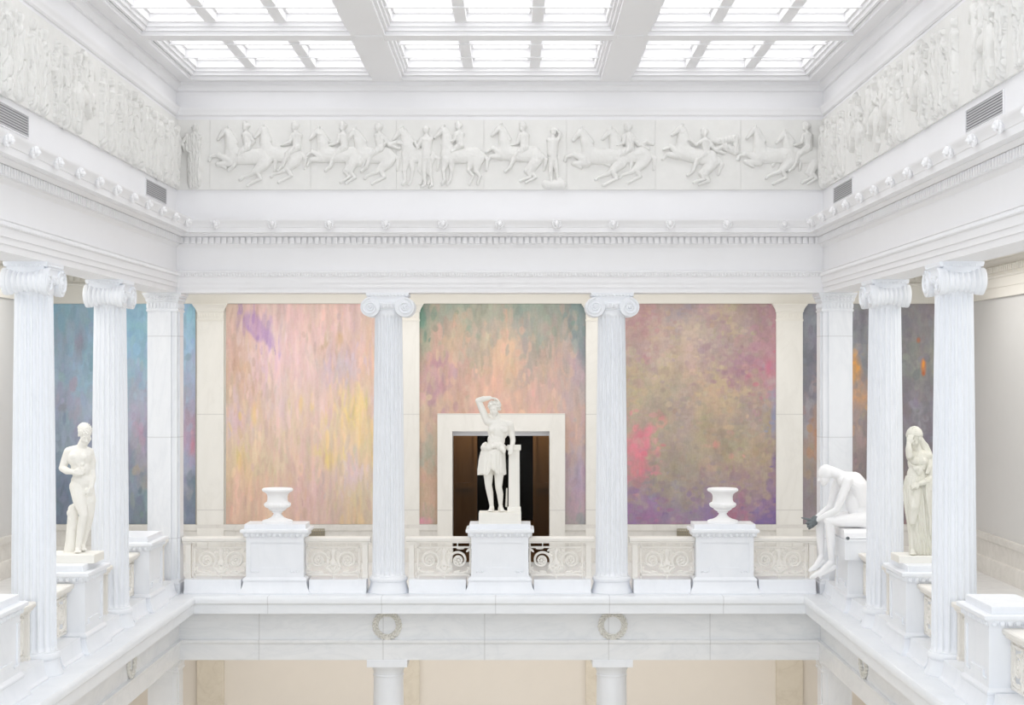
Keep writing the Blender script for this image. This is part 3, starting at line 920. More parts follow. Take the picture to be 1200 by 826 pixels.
def wall_grille(cx, label):
    e = empty('wall_grille', (cx, YW - 3, gz(631)), 0, label, 'grille', 'pierced bronze grilles in the wainscot')
    m = MB(); m.box(-10.5, 10.5, -.6, 0, 0, 14); m.build('backing', M['vent_dark'], e, smooth=0)
    m = MB()
    for i in range(9): m.box(-10.5 + 2.44*i, -9.3 + 2.44*i, -2.6, -.6, 0, 14)
    for i in range(5): m.box(-10.5, 10.5, -2.6, -.6, 3.2*i, 3.2*i + 1.2)
    m.build('lattice', M['bronze'], e, smooth=0)
wall_grille(gx(372), 'dark pierced grille behind the balustrade, below the pink mural')
wall_grille(gx(802), 'dark pierced grille behind the balustrade, below the mural with the red patch')

# ---------------------------------------------------------------- urns
def urn(label, x):
    root = empty('urn', (x, YB + 3.5, -175), 0, label, 'urn', 'white stone urns on pedestals')
    m = MB()
    m.lathe([(17.8, 0), (18, 1), (17.8, 2.4), (16, 3.2), (11.5, 4.4), (7.6, 6.4), (5.4, 8.6), (4.6, 10.4), (4.9, 11.4), (6.2, 11.8), (6.2, 12.8), (5.2, 13.2)], 40)
    m.build('foot', M['statue_white'], root)
    m = MB(); m.lathe([(5, 12.8), (7.4, 13.6), (10.4, 15.6), (10.8, 16.4), (10.2, 16.8)], 40); m.build('stem_cup', M['statue_white'], root)
    m = MB(); m.lathe([(10, 16.6), (11.6, 17.2), (14, 18.4), (15.2, 20.4), (15.0, 22.6), (13.6, 23.8)], 96, mod=lambda a, k: 1 + .04*abs(math.sin(14*a)) if 0 < k < 5 else 1)
    m.build('gadroon_band', M['statue_white'], root, smooth=60)
    m = MB(); m.lathe([(13.4, 23.4), (12.6, 24.4), (11.8, 27), (11.7, 30.5), (12.6, 33.5), (14.6, 35.4), (17.2, 36.6), (18.2, 38), (18.0, 39.4), (16.8, 40.4), (15.6, 40.4), (13, 37), (11, 33), (10.4, 30), (4, 27), (.2, 26.5)], 48)
    m.build('bowl', M['statue_white'], root)
    return root
urn('white stone urn on its pedestal in front of the pink mural', XL + BAY/2)
urn('white stone urn on its pedestal in front of the mural with the red patch', XL + 2.5*BAY)

# ---------------------------------------------------------------- murals
def lin(c): return tuple(((x/255)/12.92 if x/255 <= .04045 else ((x/255 + .055)/1.055)**2.4) for x in c)
class VN:
    def __init__(s, seed): s.g = np.random.default_rng(seed).random((256, 256))
    def at(s, x, y):
        xi = np.floor(x).astype(int); yi = np.floor(y).astype(int)
        fx = x - xi; fy = y - yi
        fx = fx*fx*(3 - 2*fx); fy = fy*fy*(3 - 2*fy)
        a = s.g[yi % 256, xi % 256]; b = s.g[yi % 256, (xi + 1) % 256]
        c = s.g[(yi + 1) % 256, xi % 256]; d = s.g[(yi + 1) % 256, (xi + 1) % 256]
        return (a*(1 - fx) + b*fx)*(1 - fy) + (c*(1 - fx) + d*fx)*fy
    def fbm(s, x, y, o=4):
        t = 0; w = 0; a = 1
        for i in range(o):
            t = t + a*(s.at(x*2**i + 17.3*i, y*2**i + 9.1*i) - .5); w += a; a *= .55
        return t/w*2
def mural(px0, px1, py0, py1, pts, blobs, seed, label, hole=None, streak=(26, 5), streak_amt=.10, warp=.07, patch=.5, rnd=.10, pf=(9, 5), strokes=(1300, .03, .06), sat=.85, gain=(1.05, 1.08, 1.1)):
    X0, X1, Z0, Z1 = gx(px0), gx(px1), gz(py1), gz(py0)
    nx, nz = 200, 300
    u, v = np.meshgrid(np.linspace(0, 1, nx), np.linspace(0, 1, nz))
    asp = (Z1 - Z0)/(X1 - X0)
    N = VN(seed); N2 = VN(seed + 1); N3 = VN(seed + 2)
    wu = u + warp*N.fbm(u*5, v*asp*3.2) + .02*N3.fbm(u*18, v*asp*12); wv = v + warp*1.4*N2.fbm(u*6, v*asp*2.5) + .02*N.fbm(u*20 + 5, v*asp*11)
    P = np.array([[p[0], p[1]] for p in pts]); C = np.array([lin(p[2]) for p in pts])
    d2 = (wu[..., None] - P[:, 0])**2 + ((wv[..., None] - P[:, 1])*asp*.8)**2
    # each control colour gets its own ragged noise so that neighbours break into patches
    jit = np.stack([N.fbm(u*pf[0] + 31*i, v*asp*pf[1] + 13*i, 4) for i in range(len(pts))], -1)
    wgt = np.exp(patch*4.2*jit)/(d2 + .004)**1.7
    col = (wgt[..., None]*C).sum(2)/wgt.sum(2)[..., None]
    def patches(col, amount):
        for (bu, bv, ru, rv, ang, c, hard) in blobs:
            a = math.radians(ang)
            du = (u - bu) + .25*ru*N2.fbm(u*14 + bu*50, v*asp*10, 3); dv = (v - bv) + .25*rv*N3.fbm(u*14, v*asp*9 + bv*40, 3)
            dv_ = dv*asp; rv_ = rv*asp
            p = (du*math.cos(a) + dv_*math.sin(a))/ru; q = (-du*math.sin(a) + dv_*math.cos(a))/rv_
            r = np.sqrt(p*p + q*q)
            m = np.clip((1.15 - r)/(1.15 - hard), 0, 1)[..., None]*amount
            m = m*np.clip(.85 + .5*N.fbm(u*40, v*asp*4, 2), 0, 1)[..., None]
            col = col*(1 - m) + np.array(lin(c))*m
        return col
    col = patches(col, 1.0)
    r_ = np.random.default_rng(seed)
    base = col.copy()
    for k in range(strokes[0]):
        big = 1.0 if k < strokes[0]*.4 else .55
        cu, cv = r_.random(), r_.random()
        su = strokes[1]*big*r_.uniform(.5, 1.6); sv = strokes[2]*big*r_.uniform(.5, 1.7)
        i0, i1 = int(max(0, (cu - su*1.3)*nx)), int(min(nx, (cu + su*1.3)*nx + 1)); j0, j1 = int(max(0, (cv - sv*1.3)*nz)), int(min(nz, (cv + sv*1.3)*nz + 1))
        if i1 - i0 < 2 or j1 - j0 < 2: continue
        su_, sv_ = np.clip(cu + r_.normal(0, .07), 0, .999), np.clip(cv + r_.normal(0, .06), 0, .999)
        c = base[int(sv_*nz), int(su_*nx)]*np.clip(1 + r_.normal(0, .06) + r_.normal(0, .035, 3), .6, 1.4)
        U = u[j0:j1, i0:i1] - cu; W = v[j0:j1, i0:i1] - cv
        sl = r_.normal(0, .25)
        rr = np.sqrt(((U + sl*W*asp*.5)/su)**2 + (W/sv)**2) + .35*N.fbm(u[j0:j1, i0:i1]*45 + k, v[j0:j1, i0:i1]*asp*9, 2)
        m = (np.clip((1.05 - rr)*3.0, 0, 1)*r_.uniform(.35, .8))[..., None]
        col[j0:j1, i0:i1] = col[j0:j1, i0:i1]*(1 - m) + c*m
    col = patches(col, .62)
    st = N3.fbm(u*streak[0], v*asp*streak[1], 4)
    st2 = N2.fbm(u*streak[0]*.6 + 7, v*asp*streak[1]*1.3, 4)
    col = col*(1 + streak_amt*2.0*st[..., None]) + streak_amt*.35*st2[..., None]*np.array([1, -.2, -.6])*col
    hue = N.fbm(u*13 + 3, v*asp*7, 4)
    col = col*(1 + rnd*hue[..., None]*np.array([.5, -.4, .4]))
    lum = (col*np.array([.3, .55, .15])).sum(-1, keepdims=True)
    col = np.clip((lum + (col - lum)*sat)*np.array(gain), 0, 1)
    yb = YW - 2.2
    e = empty('mural_painting', ((X0 + X1)/2, yb, Z0), 0, label, 'mural', 'abstract murals on the rear gallery wall')
    xm = (X0 + X1)/2
    V = np.stack([X0 + (X1 - X0)*u - xm, -.6 + 0*u, (Z1 - Z0)*(1 - v)], -1).reshape(-1, 3)*S
    idx = np.arange(nx*nz).reshape(nz, nx)
    F = np.stack([idx[1:, :-1], idx[1:, 1:], idx[:-1, 1:], idx[:-1, :-1]], -1).reshape(-1, 4)
    if hole:
        cu = (u[1:, 1:] + u[:-1, :-1]).ravel()/2*(X1 - X0) + X0; cz = Z1 - (v[1:, 1:] + v[:-1, :-1]).ravel()/2*(Z1 - Z0)
        F = F[~((cu > hole[0]) & (cu < hole[1]) & (cz < hole[2]))]
    me = bpy.data.meshes.new('painted_surface'); me.from_pydata(V.tolist(), [], F.tolist())
    at = me.color_attributes.new('paint', 'FLOAT_COLOR', 'POINT')
    at.data.foreach_set('color', np.concatenate([col.reshape(-1, 3), np.ones((nx*nz, 1))], 1).ravel().tolist())
    link('painted_surface', me, M['paint'], e)
    b = MB()
    if hole: b.box(X0 - xm, hole[0] - xm, -.5, 1.6, 0, Z1 - Z0); b.box(hole[1] - xm, X1 - xm, -.5, 1.6, 0, Z1 - Z0); b.box(hole[0] - xm, hole[1] - xm, -.5, 1.6, hole[2] - Z0, Z1 - Z0)
    else: b.box(X0 - xm, X1 - xm, -.5, 1.6, 0, Z1 - Z0)
    b.build('canvas_panel', M['cream'], e, smooth=0)
k = NT('mural_paint', .7, .2)
a = k.new('ShaderNodeVertexColor'); a.layer_name = 'paint'
n1 = k.noise(k.pos((14, 1, 2.2)), 3.0, 6, .65, .3)
n2 = k.noise(k.pos((1, 1, 1)), 22, 4, .6)
c = k.mix(.07, a.outputs['Color'], k.ramp(n1, [(.3, (.25,.22,.25)), (.7, (1,.98,.95))]), 'OVERLAY')
c = k.mix(.05, c, k.ramp(n2, [(.35, (.2,.2,.2)), (.65, (.9,.9,.9))]), 'OVERLAY')
k.bump(n1, .15, .01)
M['paint'] = k.col(c)

pk = [(.04,.04,(206,172,158)),(.25,.03,(218,178,172)),(.5,.04,(222,184,170)),(.75,.05,(221,180,180)),(.96,.05,(214,178,158)),
 (.03,.2,(208,170,150)),(.32,.16,(226,190,186)),(.5,.2,(226,190,180)),(.68,.18,(206,172,140)),(.9,.18,(210,172,148)),
 (.1,.33,(204,160,130)),(.27,.28,(228,190,196)),(.5,.32,(226,186,184)),(.7,.27,(208,182,196)),(.9,.32,(222,176,150)),
 (.06,.5,(214,178,178)),(.17,.5,(226,192,140)),(.32,.48,(226,190,190)),(.43,.47,(228,196,150)),(.6,.47,(226,188,184)),(.77,.5,(234,200,130)),(.93,.45,(226,190,196)),
 (.97,.56,(234,200,130)),(.08,.7,(222,190,140)),(.25,.66,(222,194,160)),(.45,.66,(224,184,172)),(.64,.71,(234,204,120)),(.72,.76,(214,186,200)),(.85,.62,(228,196,150)),
 (.1,.9,(216,172,150)),(.25,.88,(226,178,150)),(.5,.85,(222,178,176)),(.6,.95,(212,176,164)),(.77,.92,(222,190,130)),(.9,.85,(206,186,170)),(.96,.95,(210,180,150)),(.4,.97,(208,172,150))]
mural(265.2, 460, 356.2, 613.8, pk, [(.175,.1,.055,.072,-27,(178,138,186),.8),(.255,.155,.03,.055,-22,(184,146,190),.7),(.68,.16,.03,.035,0,(206,164,112),.4),(.7,.3,.05,.035,-30,(196,178,182),.5),
     (.45,.46,.014,.045,0,(236,196,110),.5),(.17,.5,.02,.06,0,(232,190,110),.4),(.8,.46,.04,.07,0,(236,200,112),.3),(.62,.71,.03,.045,0,(236,204,100),.4),(.085,.72,.02,.05,0,(230,190,100),.4),(.95,.57,.02,.06,0,(238,196,100),.4)],
     11, 'tall abstract mural in pink and peach with a violet patch at its top left', None, (38, 3), .07, .05, strokes=(1600, .016, .055), sat=.8)
dr = [(.03,.03,(120,150,135)),(.2,.03,(138,160,146)),(.4,.05,(150,166,148)),(.6,.03,(140,160,150)),(.8,.04,(134,158,146)),(.97,.03,(118,142,140)),
 (.05,.14,(176,164,140)),(.2,.12,(214,170,142)),(.33,.13,(160,164,148)),(.5,.13,(206,172,146)),(.68,.12,(152,164,150)),(.85,.15,(190,160,140)),(.96,.17,(140,158,160)),
 (.06,.25,(205,160,140)),(.2,.22,(220,172,146)),(.34,.22,(170,160,140)),(.5,.26,(222,176,142)),(.68,.22,(176,156,150)),(.84,.27,(200,166,146)),(.96,.28,(186,160,170)),
 (.13,.36,(184,142,154)),(.3,.34,(220,170,148)),(.5,.36,(228,180,146)),(.7,.34,(218,168,156)),(.85,.38,(208,168,150)),(.97,.42,(170,166,174)),
 (.05,.45,(204,168,152)),(.2,.46,(214,164,146)),(.5,.46,(216,168,150)),(.8,.46,(214,172,150)),
 (.05,.55,(204,176,146)),(.07,.7,(160,164,146)),(.04,.8,(200,160,130)),(.1,.88,(206,162,136)),(.05,.96,(176,164,140)),
 (.95,.55,(190,164,160)),(.93,.66,(206,168,150)),(.97,.78,(172,154,176)),(.93,.88,(190,158,160)),(.95,.97,(150,156,158))]
mural(488.8, 686.0, 356.2, 613.8, dr, [(.03,.02,.04,.3,0,(104,138,122),.1),(.98,.1,.03,.2,0,(116,136,134),.1),(.13,.37,.04,.06,0,(180,130,152),.3),(.04,.985,.08,.02,0,(226,150,170),.3)], 23, 'abstract mural in peach, orange and teal green around the doorway', (FX0 + 2, FX1 - 2, gz(486)), (24, 5), .07, .08, strokes=(1500, .026, .045), sat=.82)
rs = [(.05,.03,(168,126,134)),(.2,.05,(178,142,140)),(.42,.06,(150,138,160)),(.6,.04,(172,148,148)),(.8,.04,(164,142,140)),(.97,.04,(168,132,140)),
 (.08,.13,(176,150,138)),(.25,.13,(192,172,142)),(.5,.13,(180,162,144)),(.72,.12,(190,174,134)),(.92,.17,(180,138,146)),
 (.1,.25,(168,140,146)),(.25,.25,(180,156,150)),(.42,.24,(196,172,152)),(.6,.22,(172,146,146)),(.76,.27,(166,124,146)),(.94,.28,(190,124,140)),
 (.08,.36,(186,168,130)),(.25,.36,(192,172,138)),(.45,.36,(182,162,144)),(.65,.37,(196,172,136)),(.85,.36,(190,160,140)),
 (.05,.47,(168,158,138)),(.25,.46,(168,150,140)),(.42,.46,(160,146,146)),(.6,.46,(196,170,132)),(.8,.47,(178,154,138)),(.95,.46,(176,144,146)),
 (.25,.58,(172,158,130)),(.4,.6,(164,148,140)),(.55,.6,(176,158,132)),(.72,.58,(162,150,138)),(.85,.57,(150,140,146)),(.95,.6,(176,160,128)),
 (.3,.72,(172,156,130)),(.5,.72,(176,160,130)),(.7,.7,(178,160,126)),(.9,.72,(182,158,130)),
 (.07,.83,(178,150,130)),(.25,.83,(156,142,134)),(.45,.83,(166,150,136)),(.65,.83,(168,154,134)),(.9,.84,(176,156,130)),
 (.06,.93,(150,124,160)),(.22,.9,(136,140,164)),(.38,.91,(132,134,166)),(.55,.92,(146,130,160)),(.75,.93,(160,136,146)),(.93,.92,(150,112,150)),
 (.05,.98,(150,112,156)),(.2,.98,(164,110,150)),(.35,.97,(176,106,140)),(.55,.98,(132,104,160)),(.75,.98,(182,106,130)),(.95,.98,(126,104,160))]
mural(719, 913, 356.2, 613.8, rs, [(.14,.66,.07,.1,0,(222,122,138),.25),(.2,.6,.03,.06,15,(226,134,146),.3),(.16,.75,.06,.05,0,(220,128,140),.3),(.94,.3,.03,.05,0,(200,104,132),.2),(.97,.5,.025,.12,0,(140,150,190),.2),(.62,.64,.025,.02,0,(220,146,136),.3),(.97,.72,.02,.05,0,(120,100,160),.2)],
     37, 'abstract mural in muted rose and olive with a bright pink patch low on its left', None, (16, 9), .07, .09, .7, strokes=(2400, .028, .018), sat=.9)
bl = [(.1,.05,(138,170,184)),(.3,.05,(148,168,178)),(.55,.05,(140,178,192)),(.75,.05,(146,180,196)),(.9,.05,(146,180,200)),
 (.15,.18,(150,160,172)),(.3,.15,(142,182,198)),(.38,.22,(134,156,166)),(.6,.18,(146,186,204)),(.8,.2,(150,176,194)),(.95,.2,(146,178,202)),
 (.1,.32,(150,168,178)),(.3,.32,(152,180,194)),(.5,.32,(158,176,188)),(.75,.34,(164,172,186)),(.95,.36,(150,160,178)),
 (.12,.45,(170,156,170)),(.3,.46,(158,170,182)),(.55,.47,(164,168,182)),(.8,.47,(170,152,168)),(.96,.48,(156,150,166)),
 (.1,.6,(150,158,170)),(.3,.6,(156,150,164)),(.55,.58,(160,150,166)),(.66,.55,(176,140,156)),(.8,.62,(140,156,168)),(.97,.62,(170,136,150)),
 (.1,.78,(120,132,148)),(.3,.8,(124,140,156)),(.55,.8,(136,140,152)),(.72,.75,(166,150,140)),(.97,.75,(150,152,170)),(.66,.85,(128,150,158)),
 (.1,.95,(104,112,122)),(.4,.95,(112,122,130)),(.65,.95,(110,116,124)),(.85,.96,(100,108,112)),(.97,.93,(116,124,136))]
mural(52, 229.6, 356.2, 613.8, bl, [(.4,.12,.02,.08,20,(120,200,214),.2),(.24,.2,.04,.1,10,(150,140,156),.2),(.72,.6,.03,.02,0,(190,124,140),.3),(.76,.76,.02,.06,0,(186,156,110),.3),(.985,.65,.02,.05,0,(196,124,130),.3),(.72,.985,.04,.02,0,(110,140,110),.3)],
     51, 'tall abstract mural in pale blue and grey behind the left columns', None, (14, 5), .06, .09, strokes=(1200, .035, .05), sat=.9, gain=(1.17, 1.25, 1.31))
gr = [(.03,.05,(130,132,138)),(.2,.05,(138,136,138)),(.4,.05,(150,146,146)),(.65,.05,(140,136,138)),(.85,.04,(150,138,134)),
 (.05,.2,(112,112,118)),(.2,.2,(146,144,146)),(.38,.18,(140,138,142)),(.5,.2,(138,132,132)),(.66,.18,(140,136,136)),(.8,.2,(160,154,142)),(.95,.18,(148,146,150)),
 (.05,.38,(118,116,120)),(.2,.36,(130,126,130)),(.4,.36,(150,142,136)),(.6,.36,(128,122,126)),(.8,.36,(138,130,132)),(.95,.38,(130,126,134)),
 (.05,.55,(150,142,144)),(.2,.55,(144,134,134)),(.4,.55,(176,146,130)),(.6,.52,(132,126,128)),(.8,.5,(154,146,152)),(.95,.54,(148,142,148)),
 (.05,.72,(160,136,114)),(.2,.72,(150,134,124)),(.4,.7,(140,124,124)),(.6,.7,(132,122,124)),(.82,.68,(120,112,118)),(.95,.7,(132,126,130)),
 (.05,.9,(140,130,132)),(.2,.9,(142,126,122)),(.4,.9,(128,116,116)),(.6,.9,(126,116,118)),(.82,.92,(176,140,122)),(.95,.9,(150,132,126))]
mural(939.3, 1125, 356.2, 613.8, gr, [(.125,.3,.03,.035,0,(206,136,66),.3),(.33,.3,.05,.07,0,(226,156,66),.5),(.36,.42,.06,.06,0,(208,150,106),.3),(.43,.2,.03,.03,0,(170,140,110),.3),(.08,.5,.03,.05,0,(150,120,100),.2),(.1,.62,.035,.09,0,(180,120,74),.3),
     (.765,.29,.018,.04,0,(228,122,30),.5),(.765,.275,.009,.025,0,(246,160,40),.5),(.765,.315,.012,.012,0,(200,96,40),.5),(.735,.165,.015,.014,0,(196,110,62),.4),(.38,.1,.03,.09,0,(110,108,112),.2)],
     67, 'tall abstract mural in dark grey with orange flame patches behind the right columns', None, (16, 5), .06, .08, strokes=(1500, .03, .035), sat=.9, gain=(1.17, 1.23, 1.3))

# ---------------------------------------------------------------- carved relief friezes
rng = random.Random(5)
NF = VN(91)
def relief(prims, res=.55, depth=1.0, folds=0.0, ff=1.6):
    """prims (x0,y0,r0,x1,y1,r1,lift[,flat]) in band coordinates, y down. Half-round relief, one surface."""
    xs = [p[0] - p[2] for p in prims] + [p[3] - p[5] for p in prims] + [p[0] + p[2] for p in prims] + [p[3] + p[5] for p in prims]
    ys = [p[1] - p[2] for p in prims] + [p[4] - p[5] for p in prims] + [p[1] + p[2] for p in prims] + [p[4] + p[5] for p in prims]
    gx0 = min(xs) - 1; gy0 = min(ys) - 1
    nx = int((max(xs) + 1 - gx0)/res) + 2; ny = int((max(ys) + 1 - gy0)/res) + 2
    X, Y = np.meshgrid(gx0 + res*np.arange(nx), gy0 + res*np.arange(ny))
    H = np.full(X.shape, -1.0)
    for p in prims:
        x0, y0, r0, x1, y1, r1, lift = p[:7]
        flat = p[7] if len(p) > 7 else 1.0
        dx, dy = x1 - x0, y1 - y0; L2 = dx*dx + dy*dy + 1e-9
        t = np.clip(((X - x0)*dx + (Y - y0)*dy)/L2, 0, 1)
        r = r0 + (r1 - r0)*t
        d = np.hypot(X - x0 - t*dx, Y - y0 - t*dy)
        q = 1 - (d/r)**2
        h = np.where(q > 0, lift + 3.4*np.minimum(1, (r/6.0)**.6)*flat*np.sqrt(np.maximum(q, 0)), -1)
        # soft union
        H = np.where((H > 0) & (h > 0), np.maximum(H, h) + .25*np.exp(-np.abs(H - h)*1.6), np.maximum(H, h))
    if folds:
        ph = NF.fbm(X*.08, Y*.035, 3)*5
        g1 = np.abs(np.sin((X*ff + Y*.06 + ph*1.3)*.5)); g2 = np.abs(np.sin(X*ff*.31 - Y*.16 + ph))
        H = np.where(H > 1.6, H - folds*2.6*np.clip(1 - g1*2.2, 0, 1) - folds*1.8*np.clip(1 - g2*3, 0, 1), H)
    H = np.where(H > 0, H + .22*NF.fbm(X*.4, Y*.4, 3), H)
    H = H*depth
    on = H > 0.05
    cell = on[:-1, :-1] | on[1:, :-1] | on[:-1, 1:] | on[1:, 1:]
    H = np.where(on, H, -.3)
    idx = -np.ones(X.shape, int)
    use = np.zeros(X.shape, bool)
    use[:-1, :-1] |= cell; use[1:, :-1] |= cell; use[:-1, 1:] |= cell; use[1:, 1:] |= cell
    idx[use] = np.arange(use.sum())
    jj, ii = np.nonzero(cell)
    F = np.stack([idx[jj + 1, ii], idx[jj + 1, ii + 1], idx[jj, ii + 1], idx[jj, ii]], -1)
    return X[use], Y[use], H[use], F
def relief_obj(name, prims, place, parent, mat, **kw):
    X, Y, H, F = relief(prims, **kw)
    V = [place(x, y, h) for x, y, h in zip(X, Y, H)]
    me = bpy.data.meshes.new(name)
    me.from_pydata((np.array(V)*S).tolist(), [], F.tolist())
    me.polygons.foreach_set('use_smooth', [True]*len(me.polygons))
    me.update()
    return link(name, me, mat, parent)

K = 1/4.444
def horse(x, y=0, s=1.0, sx=1.0, head=(0, 0), legs=0, tilt=0.0, r=None, length=1.0):
    """a horse facing -x; x,y shifts, head offset, leg pose; units of the band (px)"""
    r = r or rng
    j = lambda a: r.uniform(-a, a)
    hx, hy = 250 + head[0], 108 + head[1]
    P = [(hx, hy, 16, hx - 28, hy + 34, 10, 1.2), (hx - 28, hy + 34, 10, hx - 37, hy + 44, 8, 1.2), (hx + 6, hy + 8, 13, hx + 12, hy + 18, 14, 1.4), (hx + 10, hy + 4, 16, 278, 182, 30, .5), (278, 182, 30, 292, 232, 45, .4),
         (hx + 8, hy - 22, 5, hx + 6, hy - 8, 6, 1.4), (hx + 22, hy - 4, 7, 304, 168, 12, 1.2, .6)]
    P += [(292, 236, 46, 360, 244, 40, .5), (360, 244, 40, 440*length + 350*(1 - length), 240, 43, .5), (440*length + 350*(1 - length), 240, 44, 458*length + 350*(1 - length), 258, 38, .5)]
    rx = 455*length + 350*(1 - length)
    P += [(rx + 30, 232, 9, rx + 56, 262, 13, .3), (rx + 56, 262, 13, rx + 50, 320, 6, .2)]
    if legs == 0:     # gallop
        P += [(272, 262, 23, 214, 232 + j(6), 14, 1.0), (214, 232, 13, 172 + j(5), 244, 8, .7), (172, 244, 8, 166, 262, 9, .6)]
        P += [(280, 276, 22, 210, 278 + j(5), 12, .7), (210, 278, 11, 250, 300, 8, .5)]
        P += [(rx, 278, 30, rx - 40, 322, 16, 1.0), (rx - 40, 322, 15, rx - 22, 356, 11, .8), (rx - 22, 356, 10, rx - 88, 392, 8, .6)]
        P += [(rx - 14, 282, 26, rx - 62, 330, 13, .5), (rx - 62, 330, 12, rx - 118, 350, 8, .4), (rx - 118, 350, 8, rx - 128, 362, 9, .4)]
    elif legs == 1:   # rearing, forelegs high
        P += [(268, 250, 23, 222, 222, 13, 1.0), (222, 222, 12, 190, 246, 8, .8), (276, 262, 22, 214, 268, 12, .7), (214, 268, 11, 196, 296, 8, .6)]
        P += [(rx, 280, 30, rx - 20, 330, 16, 1.0), (rx - 20, 330, 14, rx + 6, 362, 10, .8), (rx + 6, 362, 9, rx - 40, 392, 8, .6)]
        P += [(rx - 10, 282, 26, rx - 46, 330, 13, .5), (rx - 46, 330, 12, rx - 20, 358, 9, .4), (rx - 20, 358, 9, rx - 70, 386, 8, .4)]
    else:             # standing, walking
        P += [(276, 262, 24, 262, 320, 13, 1.0), (262, 320, 12, 268, 376, 9, .8), (268, 376, 9, 256, 392, 10, .8), (300, 262, 22, 306, 322, 12, .6), (306, 322, 11, 296, 378, 8, .5), (296, 378, 8, 286, 392, 9, .5)]
        P += [(rx, 278, 30, rx - 4, 324, 15, 1.0), (rx - 4, 324, 13, rx + 16, 352, 10, .8), (rx + 16, 352, 9, rx + 4, 392, 8, .7), (rx - 30, 270, 24, rx - 44, 320, 12, .5), (rx - 44, 320, 11, rx - 22, 350, 9, .4), (rx - 22, 350, 8, rx - 40, 392, 8, .4)]
    c, sn = math.cos(tilt), math.sin(tilt)
    out = []
    for p in P:
        q = []
        for a in (0, 3):
            X, Y, R = p[a], p[a+1], p[a+2]
            X, Y = (X - rx), (Y - 290)
            X, Y = (X*c - Y*sn)*sx, X*sn + Y*c
            q += [(X + rx*sx)*K*s + x, (Y + 290)*K*s + y, R*K*s]
        out.append(tuple(q) + p[6:])
    return out
def rider(x, y=0, s=1.0, lean=0, arm=0, cloak=False, tilt=0.0):
    P = [(362, 84, 18, 360, 92, 16, 1.6), (360, 72, 16, 372, 78, 14, 1.5, .8), (364, 105, 9, 365, 118, 12, 1.4), (366 + lean, 134, 25, 372, 190, 22, 1.5), (350 + lean, 128, 12, 384 + lean, 130, 12, 1.5),
         (372, 196, 22, 322, 232, 16, 2.0), (322, 232, 14, 296, 296, 10, 2.0), (296, 296, 9, 272, 316, 8, 2.0)]
    if arm == 0: P += [(346 + lean, 130, 11, 336, 168, 9, 2.3), (336, 168, 9, 306, 180, 7, 2.2), (306, 180, 6, 292, 182, 6, 2.0)]
    elif arm == 1: P += [(346 + lean, 130, 11, 316, 150, 9, 2.3), (316, 150, 9, 290, 130, 7, 2.2)]
    else: P += [(384 + lean, 130, 11, 404, 165, 9, 2.2), (404, 165, 9, 376, 190, 7, 2.4)]
    if cloak: P += [(388, 140, 15, 420, 176, 13, 1.0), (420, 176, 13, 462, 160, 12, .7), (462, 160, 12, 496, 172, 8, .5), (420, 176, 11, 470, 196, 10, .6)]
    out = []
    for p in P:
        q = []
        for a in (0, 3): q += [p[a]*K*s + x, p[a+1]*K*s + y, p[a+2]*K*s]
        out.append(tuple(q) + p[6:])
    return out
